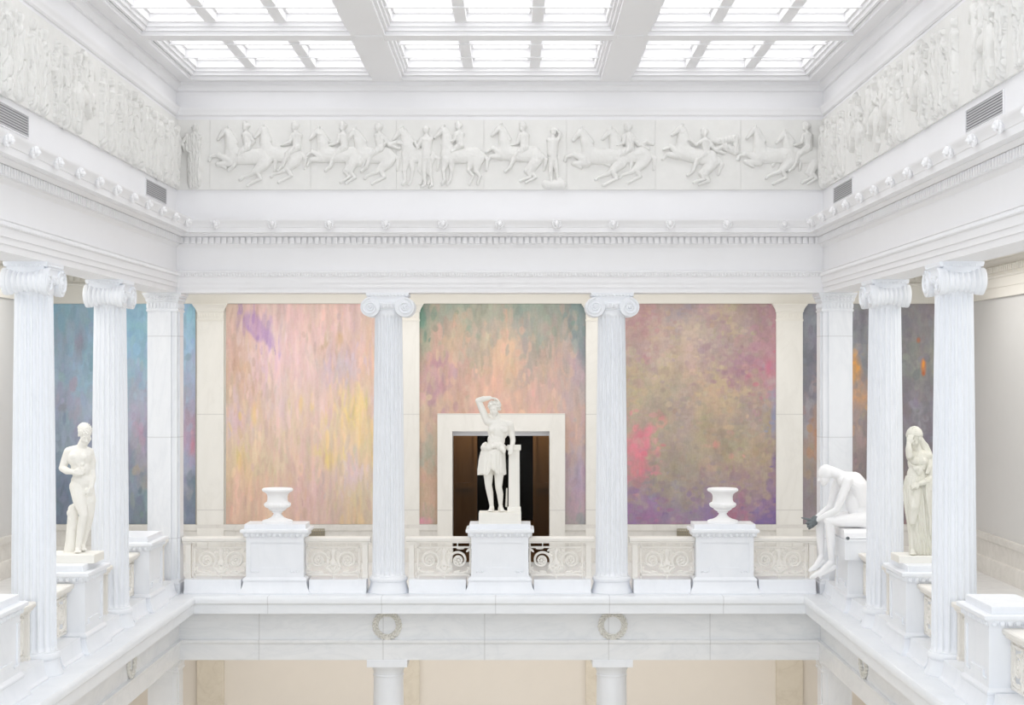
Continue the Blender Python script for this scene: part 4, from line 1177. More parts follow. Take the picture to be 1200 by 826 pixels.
def robed(x, h=76, y1=221, r=None, w=1.0, pose=0, face=-1, nude=False):
    """standing figure with its feet at (x, y1)"""
    r = r or rng
    j = lambda a: r.uniform(-a, a)
    u = h/76.0
    t = y1 - h
    P = [(x + face*.6, t + 5.5*u, 3.9*u, x + face*.8, t + 8*u, 3.4*u, 1.4), (x + face*2.8, t + 7*u, 1.2, x + face*2.6, t + 9*u, 1.2, 1.3), (x, t + 11*u, 2.4*u, x, t + 14*u, 3*u, 1.0),
         (x - 4.6*w*u, t + 17.5*u, 3.4*u, x + 4.6*w*u, t + 17.5*u, 3.4*u, 1.0), (x, t + 20*u, 6.8*w*u, x + j(.8), t + 34*u, 6.0*w*u, 1.0)]
    if nude:
        P += [(x + j(.5), t + 36*u, 5.2*u, x, t + 40*u, 5.2*u, 1.0), (x - 2.2*u, t + 42*u, 3.8*u, x - 2.8*u, t + 57*u, 2.7*u, 1.4), (x - 2.8*u, t + 57*u, 2.6*u, x - 2*u, t + 72*u, 1.8*u, 1.3), (x - 2*u, t + 73*u, 1.8*u, x - 5.2*u, t + 75*u, 1.5*u, 1.2),
              (x + 2.6*u, t + 42*u, 3.7*u, x + 4.6*u, t + 57*u, 2.6*u, .9), (x + 4.6*u, t + 57*u, 2.5*u, x + 6.2*u, t + 72*u, 1.7*u, .9), (x + 6.2*u, t + 73*u, 1.7*u, x + 3.4*u, t + 75*u, 1.4*u, .9)]
    else:
        P += [(x, t + 34*u, 6.4*w*u, x + j(1), t + 52*u, 7.0*w*u, 1.0), (x, t + 52*u, 7.0*w*u, x + j(1.5), t + 70*u, 6.6*w*u, .7), (x - 3.5*w*u, t + 40*u, 3.4*u, x - 3.2*w*u + j(1), t + 69*u, 2.6*u, 1.7), (x + 3.2*w*u, t + 36*u, 3.0*u, x + 4.4*w*u, t + 66*u, 2.6*u, 1.3),
              (x - 2.4*u, t + 73*u, 2.0*u, x - 5*u, t + 75*u, 1.5*u, 1.2), (x + 2.8*u, t + 73*u, 2.0*u, x + .6*u, t + 75*u, 1.5*u, 1.0),
              (x + 5.4*u, t + 18*u, 2.8*u, x - 5*u, t + 38*u, 2.6*u, 1.9), (x + 5*u, t + 24*u, 2.5*u, x - 4.6*u, t + 46*u, 2.4*u, 1.8)]
    a = pose % 4
    if a == 0: P += [(x - 6.2*w*u, t + 18*u, 2.7*u, x - 7.8*w*u, t + 31*u, 2.3*u, 1.8), (x - 7.8*w*u, t + 31*u, 2.2*u, x - 2*u, t + 37*u, 1.8*u, 2.4)]
    if a == 1: P += [(x - 6.2*w*u, t + 18*u, 2.7*u, x - 10*w*u, t + 28*u, 2.2*u, 1.5), (x - 10*w*u, t + 28*u, 2.1*u, x - 14*u, t + 21*u, 1.7*u, 1.2)]
    if a == 2: P += [(x + 6.2*w*u, t + 18*u, 2.7*u, x + 8.6*w*u, t + 32*u, 2.2*u, 1.5), (x + 8.6*w*u, t + 32*u, 2.1*u, x + 7*u, t + 44*u, 1.8*u, 1.6), (x - 6.2*w*u, t + 18*u, 2.6*u, x - 8*w*u, t + 32*u, 2.2*u, 1.4), (x - 8*u, t + 32*u, 2.1*u, x - 7*u, t + 45*u, 1.7*u, 1.4)]
    if a == 3: P += [(x + 6*w*u, t + 17*u, 2.7*u, x + 9*w*u, t + 10*u, 2.2*u, 1.3), (x + 9*w*u, t + 10*u, 2.1*u, x + 4*u, t + 4*u, 1.7*u, 1.6)]
    return P

FE = 18.4     # face of the backing slabs in front of the axis
def back_place(ox):
    kx = (FL - FE)/FL
    return lambda x, y, h: ((x - 605)*kx - ox, -FE - h, zf(y, FE) - ZB)
ZB = zf(222.2, FE); ZT = zf(140.5, FE)
def back_slab(px0, px1, label):
    kx = (FL - FE)/FL
    X0, X1 = (px0 - 605)*kx, (px1 - 605)*kx
    if px0 < 214: X0 = XL + 16
    if px1 > 963: X1 = XR - 16
    ox = (X0 + X1)/2
    e = empty('relief_slab', (ox, YB, ZB), 0, label, 'relief', 'carved slabs of the rear frieze')
    m = MB(); m.box(X0 + .12 - ox, X1 - .12 - ox, -FE, -16.05, 0, ZT - ZB)
    m.build('backing_slab', M['frieze'], e, smooth=0)
    return e, back_place(ox)
def fig(e, pl, name, prims, **kw):
    kw['depth'] = kw.get('depth', 1.0)*1.45
    return relief_obj(name, prims, pl, e, M['frieze'], **kw)
R = random.Random(3)
e, pl = back_slab(210, 246, 'carved relief slab with one standing robed figure, at the left corner of the rear frieze')
fig(e, pl, 'robed_figure', robed(228, 77, 220.5, R, 1.15, 0, 1), folds=.5)
fig(e, pl, 'arm', [(220, 160, 3.4, 214, 168, 2.8, 1.4), (214, 168, 2.6, 217, 176, 2.2, 1.3)])
e, pl = back_slab(246, 364, 'carved relief slab with two riders galloping left, beside the lone robed figure')
fig(e, pl, 'horse', horse(208 + 42, 128, .97, head=(12, 0), length=.86, legs=0), depth=.8)
fig(e, pl, 'horse', horse(208, 129, 1.0, legs=0))
fig(e, pl, 'rider', rider(208.5, 130, .98, 0, 2, False), folds=.15)
fig(e, pl, 'rider', rider(266, 130, .98, 4, 0, False), folds=.15)
e, pl = back_slab(364, 464.6, 'carved relief slab with two close riders, left of the slab joint above the left column')
fig(e, pl, 'horse', horse(363, 129, .98, head=(-6, 6), legs=0, length=.8, sx=.96), depth=.8)
fig(e, pl, 'horse', horse(318, 129, .97, head=(-2, 4), legs=1, length=.88))
fig(e, pl, 'rider', rider(322, 130, .98, 0, 0), folds=.15)
fig(e, pl, 'rider', rider(364, 131, .98, 0, 2, True), folds=.15)
e, pl = back_slab(464.6, 567, 'carved relief slab with a standing nude man between two horses and one rider')
fig(e, pl, 'horse', horse(416, 129, .98, head=(-6, 2), legs=2, length=.35), depth=.7)
fig(e, pl, 'horse', horse(462, 129, .98, head=(6, -4), legs=2, length=.86))
fig(e, pl, 'rider', rider(464, 131, .9, 0, 0), folds=.15)
fig(e, pl, 'nude_man', robed(500, 74, 220, R, 1.05, 1, -1, True), depth=1.2)
e, pl = back_slab(567, 664, 'carved relief slab with one rearing horse and rider and a man walking behind')
fig(e, pl, 'horse', horse(528, 129, .97, head=(-2, 4), legs=1, tilt=.08))
fig(e, pl, 'rider', rider(531, 130, 1.0, 2, 0), folds=.15)
fig(e, pl, 'walking_man', robed(648, 72, 220, R, 1.0, 3, 1, True), depth=1.1)
fig(e, pl, 'rock', [(640, 216, 5, 658, 216, 6, .2), (656, 211, 4, 659, 216, 4, .3)])
e, pl = back_slab(664, 768, 'carved relief slab with two riders and a flying cloak, right of the walking man')
fig(e, pl, 'horse', horse(660, 129, .97, head=(0, 4), legs=0, length=.8), depth=.8)
fig(e, pl, 'horse', horse(625, 129, 1.0, head=(-6, 6), legs=0))
fig(e, pl, 'rider', rider(656, 131, .98, 0, 0, True), folds=.2)
e, pl = back_slab(768, 868, 'carved relief slab with one steeply rearing horse and a wind-blown cloaked rider')
fig(e, pl, 'horse', horse(733, 133, .97, head=(6, 8), legs=1, tilt=.2))
fig(e, pl, 'rider', rider(748, 138, .95, 0, 1, True), folds=.2)
fig(e, pl, 'cloak', [(840, 166, 4, 862, 162, 4.5, .7), (850, 172, 5, 862, 178, 4, .6), (862, 162, 4, 863, 178, 3.5, .4)], folds=.3)
e, pl = back_slab(868, 970, 'carved relief slab with two horses and a sitting rider, at the right corner of the rear frieze')
fig(e, pl, 'horse', horse(862, 129, .98, head=(6, 22), legs=1, length=.72), depth=.8)
fig(e, pl, 'horse', horse(828, 129, .98, head=(2, -2), legs=0, length=.9))
fig(e, pl, 'rider', rider(864, 130, .99, 2, 0), folds=.15)

def side_frieze(side, T, label, seed):
    rg = random.Random(seed)
    h0 = ZT - ZB
    e = empty('relief_frieze', along(side, T/2, 0, ZB), ROT[side], label, 'relief')
    flip = 1 if side == 'right' else -1
    # local x runs away from the rear corner on the right wall, toward it on the left wall
    m = MB(); m.box(-T/2 + 18.5, T/2, -FE, -16.05, 0, h0) if side == 'right' else m.box(-T/2, T/2 - 18.5, -FE, -16.05, 0, h0)
    m.build('backing_slab', M['frieze'], e, smooth=0)
    kz = (FL - FE)/FL
    def pl(x, y, h): return (flip*(x - T/2), -FE - h, (222.2 - y)*kz)
    t = 30.0; k = 0
    while t < T - 14:
        kind = rg.random()
        if kind < (.16 if side == 'right' else .10) and t < T - 70 and k > 2:
            hx = t - 166*K*1.0
            face = rg.random()
            fig(e, pl, 'horse', horse(hx, 129, 1.0, head=(rg.uniform(-4, 8), rg.uniform(-4, 6)), legs=rg.choice((0, 1, 2)), r=rg), depth=1.0)
            fig(e, pl, 'rider', rider(hx + 2, 130, 1.0, 0, rg.choice((0, 1, 2)), rg.random() < .5), folds=.2, depth=1.05)
            t += 60
        else:
            if rg.random() < .35:
                fig(e, pl, 'robed_figure', robed(t + rg.uniform(7, 10), rg.uniform(69, 73), 219, rg, .95, rg.choice((0, 2, 2)), rg.choice((-1, 1))), folds=.5, depth=.5)
            fig(e, pl, 'robed_figure', robed(t, rg.uniform(71, 77), 220.5, rg, rg.uniform(1.05, 1.45), rg.choice((0, 0, 1, 2, 3)), rg.choice((-1, 1)), rg.random() < .3), folds=.9, depth=.95, ff=1.15)
            t += rg.uniform(25, 42)
        k += 1
    return e
side_frieze('left', 720, 'long carved relief frieze of robed figures high on the left wall', 7)
side_frieze('right', 820, 'long carved relief frieze of robed figures and riders high on the right wall', 19)

# ---------------------------------------------------------------- statues
V3 = Vector
def solid(name, mb, mat, parent, voxel=.0065, smooth=4, dents=(), fold=None):
    """fuses the pieces of mb (metres) into one continuous surface"""
    me = bpy.data.meshes.new('tmp'); me.from_pydata(mb.v, [], mb.f)
    bm = bmesh.new(); bm.from_mesh(me); bmesh.ops.recalc_face_normals(bm, faces=bm.faces[:]); bm.to_mesh(me); bm.free()
    o = bpy.data.objects.new('tmp', me); COL.objects.link(o)
    r = o.modifiers.new('r', 'REMESH'); r.mode = 'VOXEL'; r.voxel_size = voxel
    if smooth:
        s = o.modifiers.new('s', 'SMOOTH'); s.iterations = smooth; s.factor = .5
    dg = bpy.context.evaluated_depsgraph_get()
    out = bpy.data.meshes.new_from_object(o.evaluated_get(dg))
    bpy.data.objects.remove(o); bpy.data.meshes.remove(me)
    n = len(out.vertices); co = np.empty(n*3); out.vertices.foreach_get('co', co); co = co.reshape(-1, 3)
    for c, rad, vec in dents:
        d = np.linalg.norm(co - np.array(c), axis=1)
        co += np.exp(-(d/rad)**2)[:, None]*np.array(vec)
    if fold is not None: co = fold(co)
    out.vertices.foreach_set('co', co.ravel())
    out.polygons.foreach_set('use_smooth', [True]*len(out.polygons))
    out.name = name; out.update()
    return link(name, out, mat, parent)
def limb(m, pts, rad):
    for i in range(len(pts) - 1): m.cap(pts[i], pts[i+1], rad[i], rad[i+1])
def hand(m, wrist, d, n, length=.18, curl=.5, thumb=1, spread=.1):
    """five fingers: d finger direction, n the way the palm faces, thumb +1/-1 side across"""
    d = V3(d).normalized(); n = V3(n); n = (n - d*n.dot(d)).normalized(); w = d.cross(n)
    W = V3(wrist); L = length
    for k in range(4):      # palm rays
        q = (k - 1.5)*.0205
        m.cap(W + w*q*.6, W + d*L*.46 + w*q, .0165, .0135)
    for k in range(4):
        q = (k - 1.5)*.0215
        ln = L*(.50, .56, .52, .42)[k if thumb > 0 else 3 - k] if True else 0
        p = W + d*L*.46 + w*q
        a = curl*.5
        for seg, f in ((0, .42), (1, .33), (2, .25)):
            dd = d*math.cos(a) + n*math.sin(a) + w*(k - 1.5)*spread*.25
            p2 = p + dd*ln*f
            m.cap(p, p2, .0100 - .0008*seg, .0094 - .0012*seg, 8, 3); p = p2; a += curl*.75
    t0 = W + d*L*.12 - w*thumb*.022
    t1 = t0 + (d*.6 - w*thumb*.65 + n*.25).normalized()*L*.24
    t2 = t1 + (d*.85 - w*thumb*.15 + n*.4).normalized()*L*.19
    m.cap(t0, t1, .015, .0115, 8, 3); m.cap(t1, t2, .011, .009, 8, 3)
def foot(m, ankle, toe, heel_back=.05, w=.042):
    A = V3(ankle); T = V3(toe); d = (T - A); d.z = 0; d.normalize(); s = V3((-d.y, d.x, 0))
    H = V3((A.x, A.y, T.z)) - d*heel_back
    m.cap(A, H + V3((0, 0, .014)), .04, .036)
    m.cap(A - V3((0, 0, .02)), T - d*.05 + V3((0, 0, .008)), .04, .026)
    m.cap(H, T - d*.06, .03, .034)
    for k in range(5):
        q = (k - 2)*.0175
        b = T - d*(.065 + .006*abs(k - 1.5)) + s*q
        m.cap(b, T - d*(.004 + .012*abs(k - 1.2)) + s*q*1.15, .016, .012, 8, 3)
def head(m, c, s=1.0, fwd=(0, -1, 0), up=(0, 0, 1)):
    """face along fwd; returns dents for the eyes"""
    f = V3(fwd).normalized(); u = V3(up); u = (u - f*u.dot(f)).normalized(); r = f.cross(u)
    Rm = Matrix((( -r.x, -f.x, u.x), (-r.y, -f.y, u.y), (-r.z, -f.z, u.z)))   # local x right, y back, z up
    if Rm.determinant() < 0: Rm = Matrix(((r.x, -f.x, u.x), (r.y, -f.y, u.y), (r.z, -f.z, u.z)))
    C = V3(c)
    def P(x, y, z): return C + Rm @ V3((x*s, y*s, z*s))
    def E(x, y, z, a, b, d, tx=0): m.ell(P(x, y, z), (a*s, b*s, d*s), 16, 10, Rm @ Matrix.Rotation(tx, 3, 'X'))
    E(0, .012, .035, .078, .096, .085)
    E(0, -.03, -.03, .062, .066, .085)
    E(0, -.045, -.078, .040, .040, .038)
    E(0, -.066, -.098, .020, .020, .018)
    E(0, -.082, .022, .046, .016, .016)
    m.cap(P(0, -.092, .012), P(0, -.108, -.03), .0085*s, .0125*s, 8, 3)
    E(-.010, -.098, -.034, .008, .010, .007); E(.010, -.098, -.034, .008, .010, .007)
    E(0, -.090, -.058, .022, .010, .0055); E(0, -.087, -.069, .018, .010, .0065)
    for q in (-1, 1):
        E(q*.030, -.083, .002, .013, .008, .008)
        E(q*.040, -.062, -.030, .022, .020, .022)
        E(q*.074, .012, -.006, .008, .018, .027)
    return [(P(q*.029, -.10, .006), .014*s, Rm @ V3((0, .010*s, 0))) for q in (-1, 1)], P, Rm
def block(name, hx, hy, z0, z1, mat, parent, c=(0, 0), bev=.008):
    m = MB(); m.rect_rings([(hx, hy, z0), (hx, hy, z1 - bev), (hx - bev, hy - bev, z1)], *c)
    return m.build(name, mat, parent, scale=1, smooth=0)
def drape_rings(m, spec, n=120, folds=((9, .03, .3), (17, .018, 1.1)), grow=True):
    """spec: (cx, cy, z, rx, ry, amp); folds: (count, amplitude, phase)"""
    rings = []
    for cx, cy, z, rx, ry, amp in spec:
        ring = []
        for i in range(n):
            a = 2*math.pi*i/n
            f = 1.0
            for c, am, ph in folds:
                s = math.sin(c*a + ph + .25*math.sin(3*a + z*4))
                f += amp*am*(1 - 1.6*abs(s)**.7 if c > 6 else s)
            ring.append((cx + rx*f*math.cos(a), cy + ry*f*math.sin(a), z))
        rings.append(ring)
    return m.loops(rings)

def statue(name, x, y, z, label):
    return empty(name, (x, y, z), 0, label, 'statue', None)

# --- woman with her arm over her head, leaning on a pillar
st = statue('standing_statue', XL + 1.5*BAY, YB + 3.5, -175, 'white statue of a woman with one arm over her head, leaning on a square pillar')
PZ = .19
MS = M['statue']
def A(zx, zy, y=0): return ((zx - 270)*.00307, y, (730 - zy)*.00307 + PZ)
m = MB()
dn, P, Rm = head(m, A(238, 146, -.02), 1.10, (-.34, -1, -.22), (-.12, -.2, 1))
limb(m, [A(246, 178, .005), A(258, 222, .02)], [.062, .072])
# torso
limb(m, [A(200, 218, .0), A(262, 226, .02), A(322, 236, .01)], [.072, .085, .072])
m.ell(A(258, 268, .0), (.185, .125, .19), 20, 14)
m.ell(A(226, 262, -.085), (.072, .055, .068), 14, 9); m.ell(A(292, 262, -.085), (.072, .055, .068), 14, 9)
m.ell(A(248, 322, -.005), (.155, .115, .15), 18, 12)
m.ell(A(236, 385, .01), (.185, .13, .15), 18, 12)
m.ell(A(242, 345, -.06), (.12, .07, .13), 14, 9)
# raised arm laid over the head
limb(m, [A(196, 212, .0), A(172, 158, .01), A(147, 100, .0)], [.070, .062, .052])
limb(m, [A(146, 98, .0), A(175, 88, -.02), A(212, 82, -.03)], [.054, .05, .035])
hand(m, A(213, 83, -.03), (1, -.1, -.06), (.1, .1, -1), .18, .5, -1)
# lowered arm resting on the pillar
limb(m, [A(326, 234, .01), A(336, 280, .02), A(343, 322, .0)], [.068, .056, .046])
limb(m, [A(343, 322, .0), A(341, 342, -.06), A(336, 352, -.11)], [.048, .044, .033])
hand(m, A(335, 354, -.12), (-.12, -.55, -.75), (0, .8, -.5), .18, .55, 1)
# legs
limb(m, [A(205, 420, .01), A(203, 500, .0), A(204, 578, -.03)], [.112, .092, .063])
limb(m, [A(204, 580, -.03), A(212, 622, .0), A(222, 697, .02)], [.062, .060, .036])
m.ell(A(204, 580, -.055), (.045, .035, .055), 12, 8)
foot(m, A(222, 700, .02), (A(210, 0)[0], -.14, PZ + .022))
limb(m, [A(262, 420, .0), A(264, 505, -.03), A(262, 588, -.06)], [.110, .088, .061])
limb(m, [A(262, 590, -.06), A(270, 630, -.02), A(273, 695, .0)], [.060, .058, .035])
m.ell(A(262, 590, -.085), (.044, .034, .055), 12, 8)
foot(m, A(274, 699, .0), (A(292, 0)[0], -.15, PZ + .022))
# drawn folds of the upper garment
for a, b in (((215, 268), (240, 345)), ((225, 300), (256, 350)), ((240, 295), (262, 345)), ((280, 300), (268, 350))):
    m.cap(A(a[0], a[1], -.085), A(b[0], b[1], -.10), .013, .018, 8, 3)
solid('figure', m, MS, st, .0065, 4, dn)
h = MB()
for i in range(46):
    t = i/46.0
    a = 2*math.pi*(i*.381966); el = t*1.05 - .12
    q = P(.088*math.cos(a)*math.cos(el), .018 + .108*math.sin(a)*math.cos(el), .048 + .092*math.sin(el))
    if math.sin(a)*math.cos(el) < -.6 and el < .42: continue
    h.ell(q, (.026, .026, .020), 8, 6)
h.ell(P(0, .015, .045), (.086, .104, .090), 16, 10, Rm)
h.ell(P(0, .115, -.02), (.045, .045, .04), 10, 7)
for q in (-1, 1):
    for k in range(3): h.ell(P(q*(.074 + .004*k), -.02 + .03*k, .03 - .022*k), (.02, .024, .022), 8, 6)
solid('hair', h, MS, st, .006, 2)
t = MB()
sp = []
for zy, cx, rx, ry, am in ((372, 233, .20, .155, .2), (390, 229, .215, .17, .5), (420, 226, .225, .18, .9), (460, 224, .232, .188, 1.2), (495, 223, .238, .195, 1.4), (515, 223, .240, .197, 1.5)):
    p = A(cx, zy, -.01); sp.append((p[0], p[1], p[2], rx, ry, am))
drape_rings(t, sp, 160, ((2, .02, .5), (13, .055, .4), (23, .03, 1.2)))
def hem(co):
    z0 = A(0, 515)[2]
    w = np.clip(1 - (co[:, 2] - z0)/.2, 0, 1)
    a = np.arctan2(co[:, 1], co[:, 0] - A(223, 0)[0])
    x = co[:, 0] - A(229, 0)[0]
    co[:, 2] += w*(.10*np.exp(-(x/.055)**2)*(co[:, 1] < 0) + .018*np.sin(7*a))
    return co
solid('skirt', t, MS, st, .006, 2, (), hem)
b = MB()
for i in range(26):
    a = 2*math.pi*i/26
    p = A(232, 352 + 12*math.sin(a*2 + .6) + (8 if i % 3 == 0 else 0), -.01)
    b.ell((p[0] + .185*math.cos(a), p[1] + .15*math.sin(a), p[2] - .02), (.042, .042, .050), 10, 7)
for (zx, zy, w_, hh) in ((182, 362, .05, .045), (215, 352, .045, .05), (250, 346, .05, .04), (280, 366, .055, .06), (292, 382, .035, .045)):
    b.ell(A(zx, zy, -.15), (w_, .035, hh), 12, 8)
for k in range(6): b.cap(A(178 + 20*k, 345, -.16), A(186 + 18*k, 376, -.165), .012, .012, 6, 3)
solid('gathered_tunic', b, MS, st, .0065, 2)
# hanging end of drapery between the legs
tt = MB()
for k in range(4): tt.cap(A(222 + 7*k, 400, -.185), A(226 + 6*k, 480 + 8*(k % 2), -.19), .016, .014, 8, 3)
solid('hanging_fold', tt, MS, st, .006, 2)
pb = MB()
px0, px1 = A(318, 0)[0], A(382, 0)[0]; cx = (px0 + px1)/2; hw = (px1 - px0)/2
pb.rect_rings([(hw + .02, .12, PZ - .01), (hw + .02, .12, PZ + .07), (hw, .10, PZ + .085), (hw - .004, .096, A(0, 380)[2]), (hw + .02, .12, A(0, 378)[2]), (hw + .02, .12, A(0, 351)[2])], cx, .02)
pb.build('support_pillar', MS, st, scale=1, smooth=0)
m = MB(); m.cap(A(308, 600, .06), A(306, 700, .06), .012, .02); m.cap(A(300, 366, .0), A(322, 366, .01), .03, .03)
solid('strut', m, MS, st, .006, 1)
block('plinth', .368, .25, 0, PZ, MS, st)

# --- nude youth on the left
st = statue('standing_statue', XL, YB - 1.5*BAY, -175, 'cream statue of a nude youth looking down, hand across his waist, before the blue mural')
PZ = .12
def A(zx, zy, y=0): return ((zx - 200)*.00287, y, (690 - zy)*.00287 + PZ)
m = MB()
dn, P, Rm = head(m, A(252, 118, -.05), 1.16, (.5, -.85, -.6), (.1, -.45, 1))
limb(m, [A(243, 150, -.01), A(224, 190, .03)], [.062, .072])
limb(m, [A(172, 205, .0), A(222, 196, .02), A(262, 206, .05)], [.078, .085, .07])
m.ell(A(220, 232, .0), (.165, .125, .15), 20, 14, Matrix.Rotation(.25, 3, 'Z'))
m.ell(A(205, 225, -.085), (.075, .05, .06), 14, 9); m.ell(A(246, 226, -.07), (.065, .05, .06), 14, 9)
m.ell(A(225, 285, .0), (.135, .105, .15), 18, 12)
for k, zy in enumerate((262, 284, 306)):
    for q in (-1, 1): m.ell(A(232 + q*9, zy, -.085), (.032, .03, .032), 10, 7)
m.ell(A(228, 345, .02), (.145, .125, .13), 18, 12)
m.ell(A(215, 372, .08), (.11, .09, .11), 14, 9)
# bent arm across the waist
limb(m, [A(170, 205, -.01), A(152, 245, .0), A(140, 280, -.02)], [.073, .062, .050])
limb(m, [A(140, 281, -.02), A(168, 293, -.09), A(203, 298, -.145)], [.052, .05, .033])
hand(m, A(205, 298, -.15), (1, -.1, .02), (.05, 1, -.1), .175, .55, -1)
# far arm hanging to the thigh
limb(m, [A(262, 206, .06), A(272, 250, .10), A(272, 298, .10)], [.066, .056, .044])
limb(m, [A(272, 298, .10), A(282, 335, .03), A(280, 372, -.03)], [.046, .044, .032])
hand(m, A(280, 372, -.035), (-.12, -.2, -1), (-.7, .5, 0), .17, .6, 1)
# legs
limb(m, [A(212, 372, .0), A(226, 440, -.04), A(246, 504, -.06)], [.118, .096, .063])
limb(m, [A(246, 506, -.06), A(232, 560, -.02), A(213, 668, .0)], [.062, .061, .036])
m.ell(A(248, 503, -.085), (.045, .036, .055), 12, 8)
foot(m, A(213, 668, .0), (A(226, 0)[0], -.15, PZ + .022))
limb(m, [A(250, 372, .05), A(266, 440, .04), A(266, 506, .05)], [.105, .088, .060])
limb(m, [A(266, 506, .05), A(246, 570, .12), A(222, 650, .17)], [.060, .058, .036])
foot(m, A(220, 655, .17), (A(238, 0)[0], .05, PZ + .03))
m.ell(A(262, 392, -.06), (.028, .03, .04), 10, 7)
solid('figure', m, MS, st, .0065, 4, dn)
h = MB()
h.ell(P(0, .014, .046), (.096, .122, .100), 18, 12, Rm)
h.ell(P(0, .06, .02), (.070, .06, .062), 14, 9, Rm)
for i in range(90):
    a = 2*math.pi*(i*.381966); el = .22 + i/90*1.3
    h.ell(P(.088*math.cos(a)*math.cos(el), .014 + .110*math.sin(a)*math.cos(el), .046 + .088*math.sin(el)), (.010, .010, .009), 7, 5)
solid('hair', h, MS, st, .006, 2)
s_ = MB()
limb(s_, [A(178, 480, .08), A(176, 560, .10), A(172, 640, .10), A(170, 692, .10)], [.06, .075, .085, .105])
limb(s_, [A(190, 470, .05), A(190, 560, .08)], [.05, .06])
for k in range(7): s_.ell(A(165 + 6*(k % 4), 500 + 26*k, .03 + .01*k), (.03, .03, .05), 8, 6)
solid('tree_stump_support', s_, MS, st, .009, 3)
block('plinth', .33, .27, 0, PZ, MS, st)

# --- veiled woman on the right
st = statue('standing_statue', XR, YB - 1.5*BAY, -175, 'weathered statue of a veiled, long-robed woman covering her face with one hand')
MG = M['statue_grey']
PZ = .10
def A(zx, zy, y=0): return ((zx - 165)*.00244, y, (775 - zy)*.00244 + PZ)
m = MB()
dn, P, Rm = head(m, A(150, 118, -.02), 1.12, (-.50, -.9, -.45), (-.22, -.3, 1))
limb(m, [A(158, 150, .01), A(172, 200, .03)], [.062, .08])
limb(m, [A(136, 222, .0), A(176, 212, .03), A(226, 222, .02)], [.07, .09, .078])
m.ell(A(176, 255, .0), (.150, .12, .17), 18, 12)
m.ell(A(150, 244, -.09), (.062, .05, .058), 14, 9); m.ell(A(194, 248, -.085), (.062, .05, .058), 14, 9)
m.ell(A(166, 330, -.01), (.14, .115, .17), 18, 12)
m.ell(A(163, 405, .0), (.165, .135, .16), 18, 12)
# arm folded up to the face
limb(m, [A(136, 224, -.02), A(120, 216, -.10), A(108, 208, -.17)], [.064, .058, .05])
limb(m, [A(108, 210, -.17), A(104, 176, -.17), A(106, 148, -.155)], [.05, .044, .034])
hand(m, A(106, 147, -.155), (.24, .12, 1), (.5, .75, 0), .16, .45, 1)
# arm lying across the body
limb(m, [A(228, 224, .02), A(248, 280, .04), A(248, 336, .0)], [.07, .062, .052])
limb(m, [A(248, 336, .0), A(212, 358, -.12), A(164, 370, -.19)], [.056, .05, .034])
hand(m, A(162, 371, -.19), (-1, -.12, -.28), (0, .6, -.6), .165, .8, -1)
limb(m, [A(150, 420, .0), A(140, 560, -.02), A(140, 745, -.06)], [.10, .07, .04])
foot(m, A(140, 745, -.06), (A(122, 0)[0], -.22, PZ + .022))
solid('figure', m, MG, st, .0065, 4, dn)
h = MB()     # waved hair gathered at the back
h.ell(P(0, .028, .044), (.092, .110, .092), 18, 12, Rm)
h.ell(P(0, .10, .0), (.062, .06, .07), 12, 8)
for q in (-1, 1): h.ell(P(q*.070, -.005, -.005), (.026, .052, .062), 10, 7, Rm)
for k in range(14):
    th = math.radians(22 + 12*k)
    pts = []
    for j in range(9):
        bb = math.radians(-100 + 25*j); t2 = th + .10*math.sin(j*1.9 + k)
        pts.append(P(.094*math.sin(bb), .028 - .112*math.cos(bb)*math.cos(t2), .044 + .094*max(math.cos(bb), -.3)*math.sin(t2) - .012*abs(math.sin(bb))**4))
    limb(h, pts, [.0105]*9)
solid('hair', h, MG, st, .006, 2)
g = MB()
sp = []
for zy, cx, rx, ry, am in ((330, 166, .150, .13, .2), (360, 164, .165, .14, .4), (400, 165, .178, .15, .7), (470, 173, .185, .16, .9), (560, 180, .175, .16, 1.1), (640, 188, .165, .16, 1.25), (720, 196, .165, .165, 1.3), (774, 198, .172, .17, 1.35)):
    p = A(cx, zy, .0); sp.append((p[0], p[1], p[2], rx, ry, am))
drape_rings(g, sp, 240, ((2, .02, .8), (12, .10, .3), (21, .05, 1.0)))
solid('long_robe', g, MG, st, .006, 1)
d = MB()     # belted folds under the breast and the thigh pressing forward
limb(d, [A(152, 410, -.10), A(136, 500, -.15), A(130, 585, -.12)], [.085, .074, .052])
for k in range(6): limb(d, [A(122 + 7*k, 262 + 9*k, -.07), A(150 + 2*k, 276 + 8*k, -.128), A(184 - 2*k, 274 + 9*k, -.128), A(222 - 6*k, 256 + 11*k, -.07)], [.012, .016, .016, .012])
d.ell(A(150, 285, -.13), (.05, .03, .035), 10, 7); d.ell(A(176, 300, -.13), (.035, .03, .05), 10, 7)
for k in range(5): limb(d, [A(196 + 4*k, 215, -.04), A(190 + 3*k, 250, -.10), A(182 + 4*k, 290, -.12)], [.008, .010, .008])
solid('belted_tunic', d, MG, st, .0065, 5)
v = MB()     # scarf falling from the back of the head round the shoulder
for k in range(4):
    o_ = 7*k
    limb(v, [A(180 - o_*.3, 92 + o_*.5, .07), A(204 - o_*.5, 120 + o_*.6, .07), A(232 - o_, 156 + o_*.6, .06), A(250 - o_, 200 + o_*.4, .03 - .01*k), A(256 - o_, 240, .0 - .012*k), A(240 - o_*.8, 280, -.07 - .006*k), A(218 - o_*.5, 312, -.11)], [.012, .014, .017, .017, .018, .018, .012])
limb(v, [A(178, 104, .10), A(206, 150, .10), A(230, 210, .09)], [.055, .06, .07])
solid('veil', v, MG, st, .006, 1)
c_ = MB()    # mantle over the forearm with its hanging end
c_.ell(A(240, 320, .04), (.075, .11, .14), 16, 10)
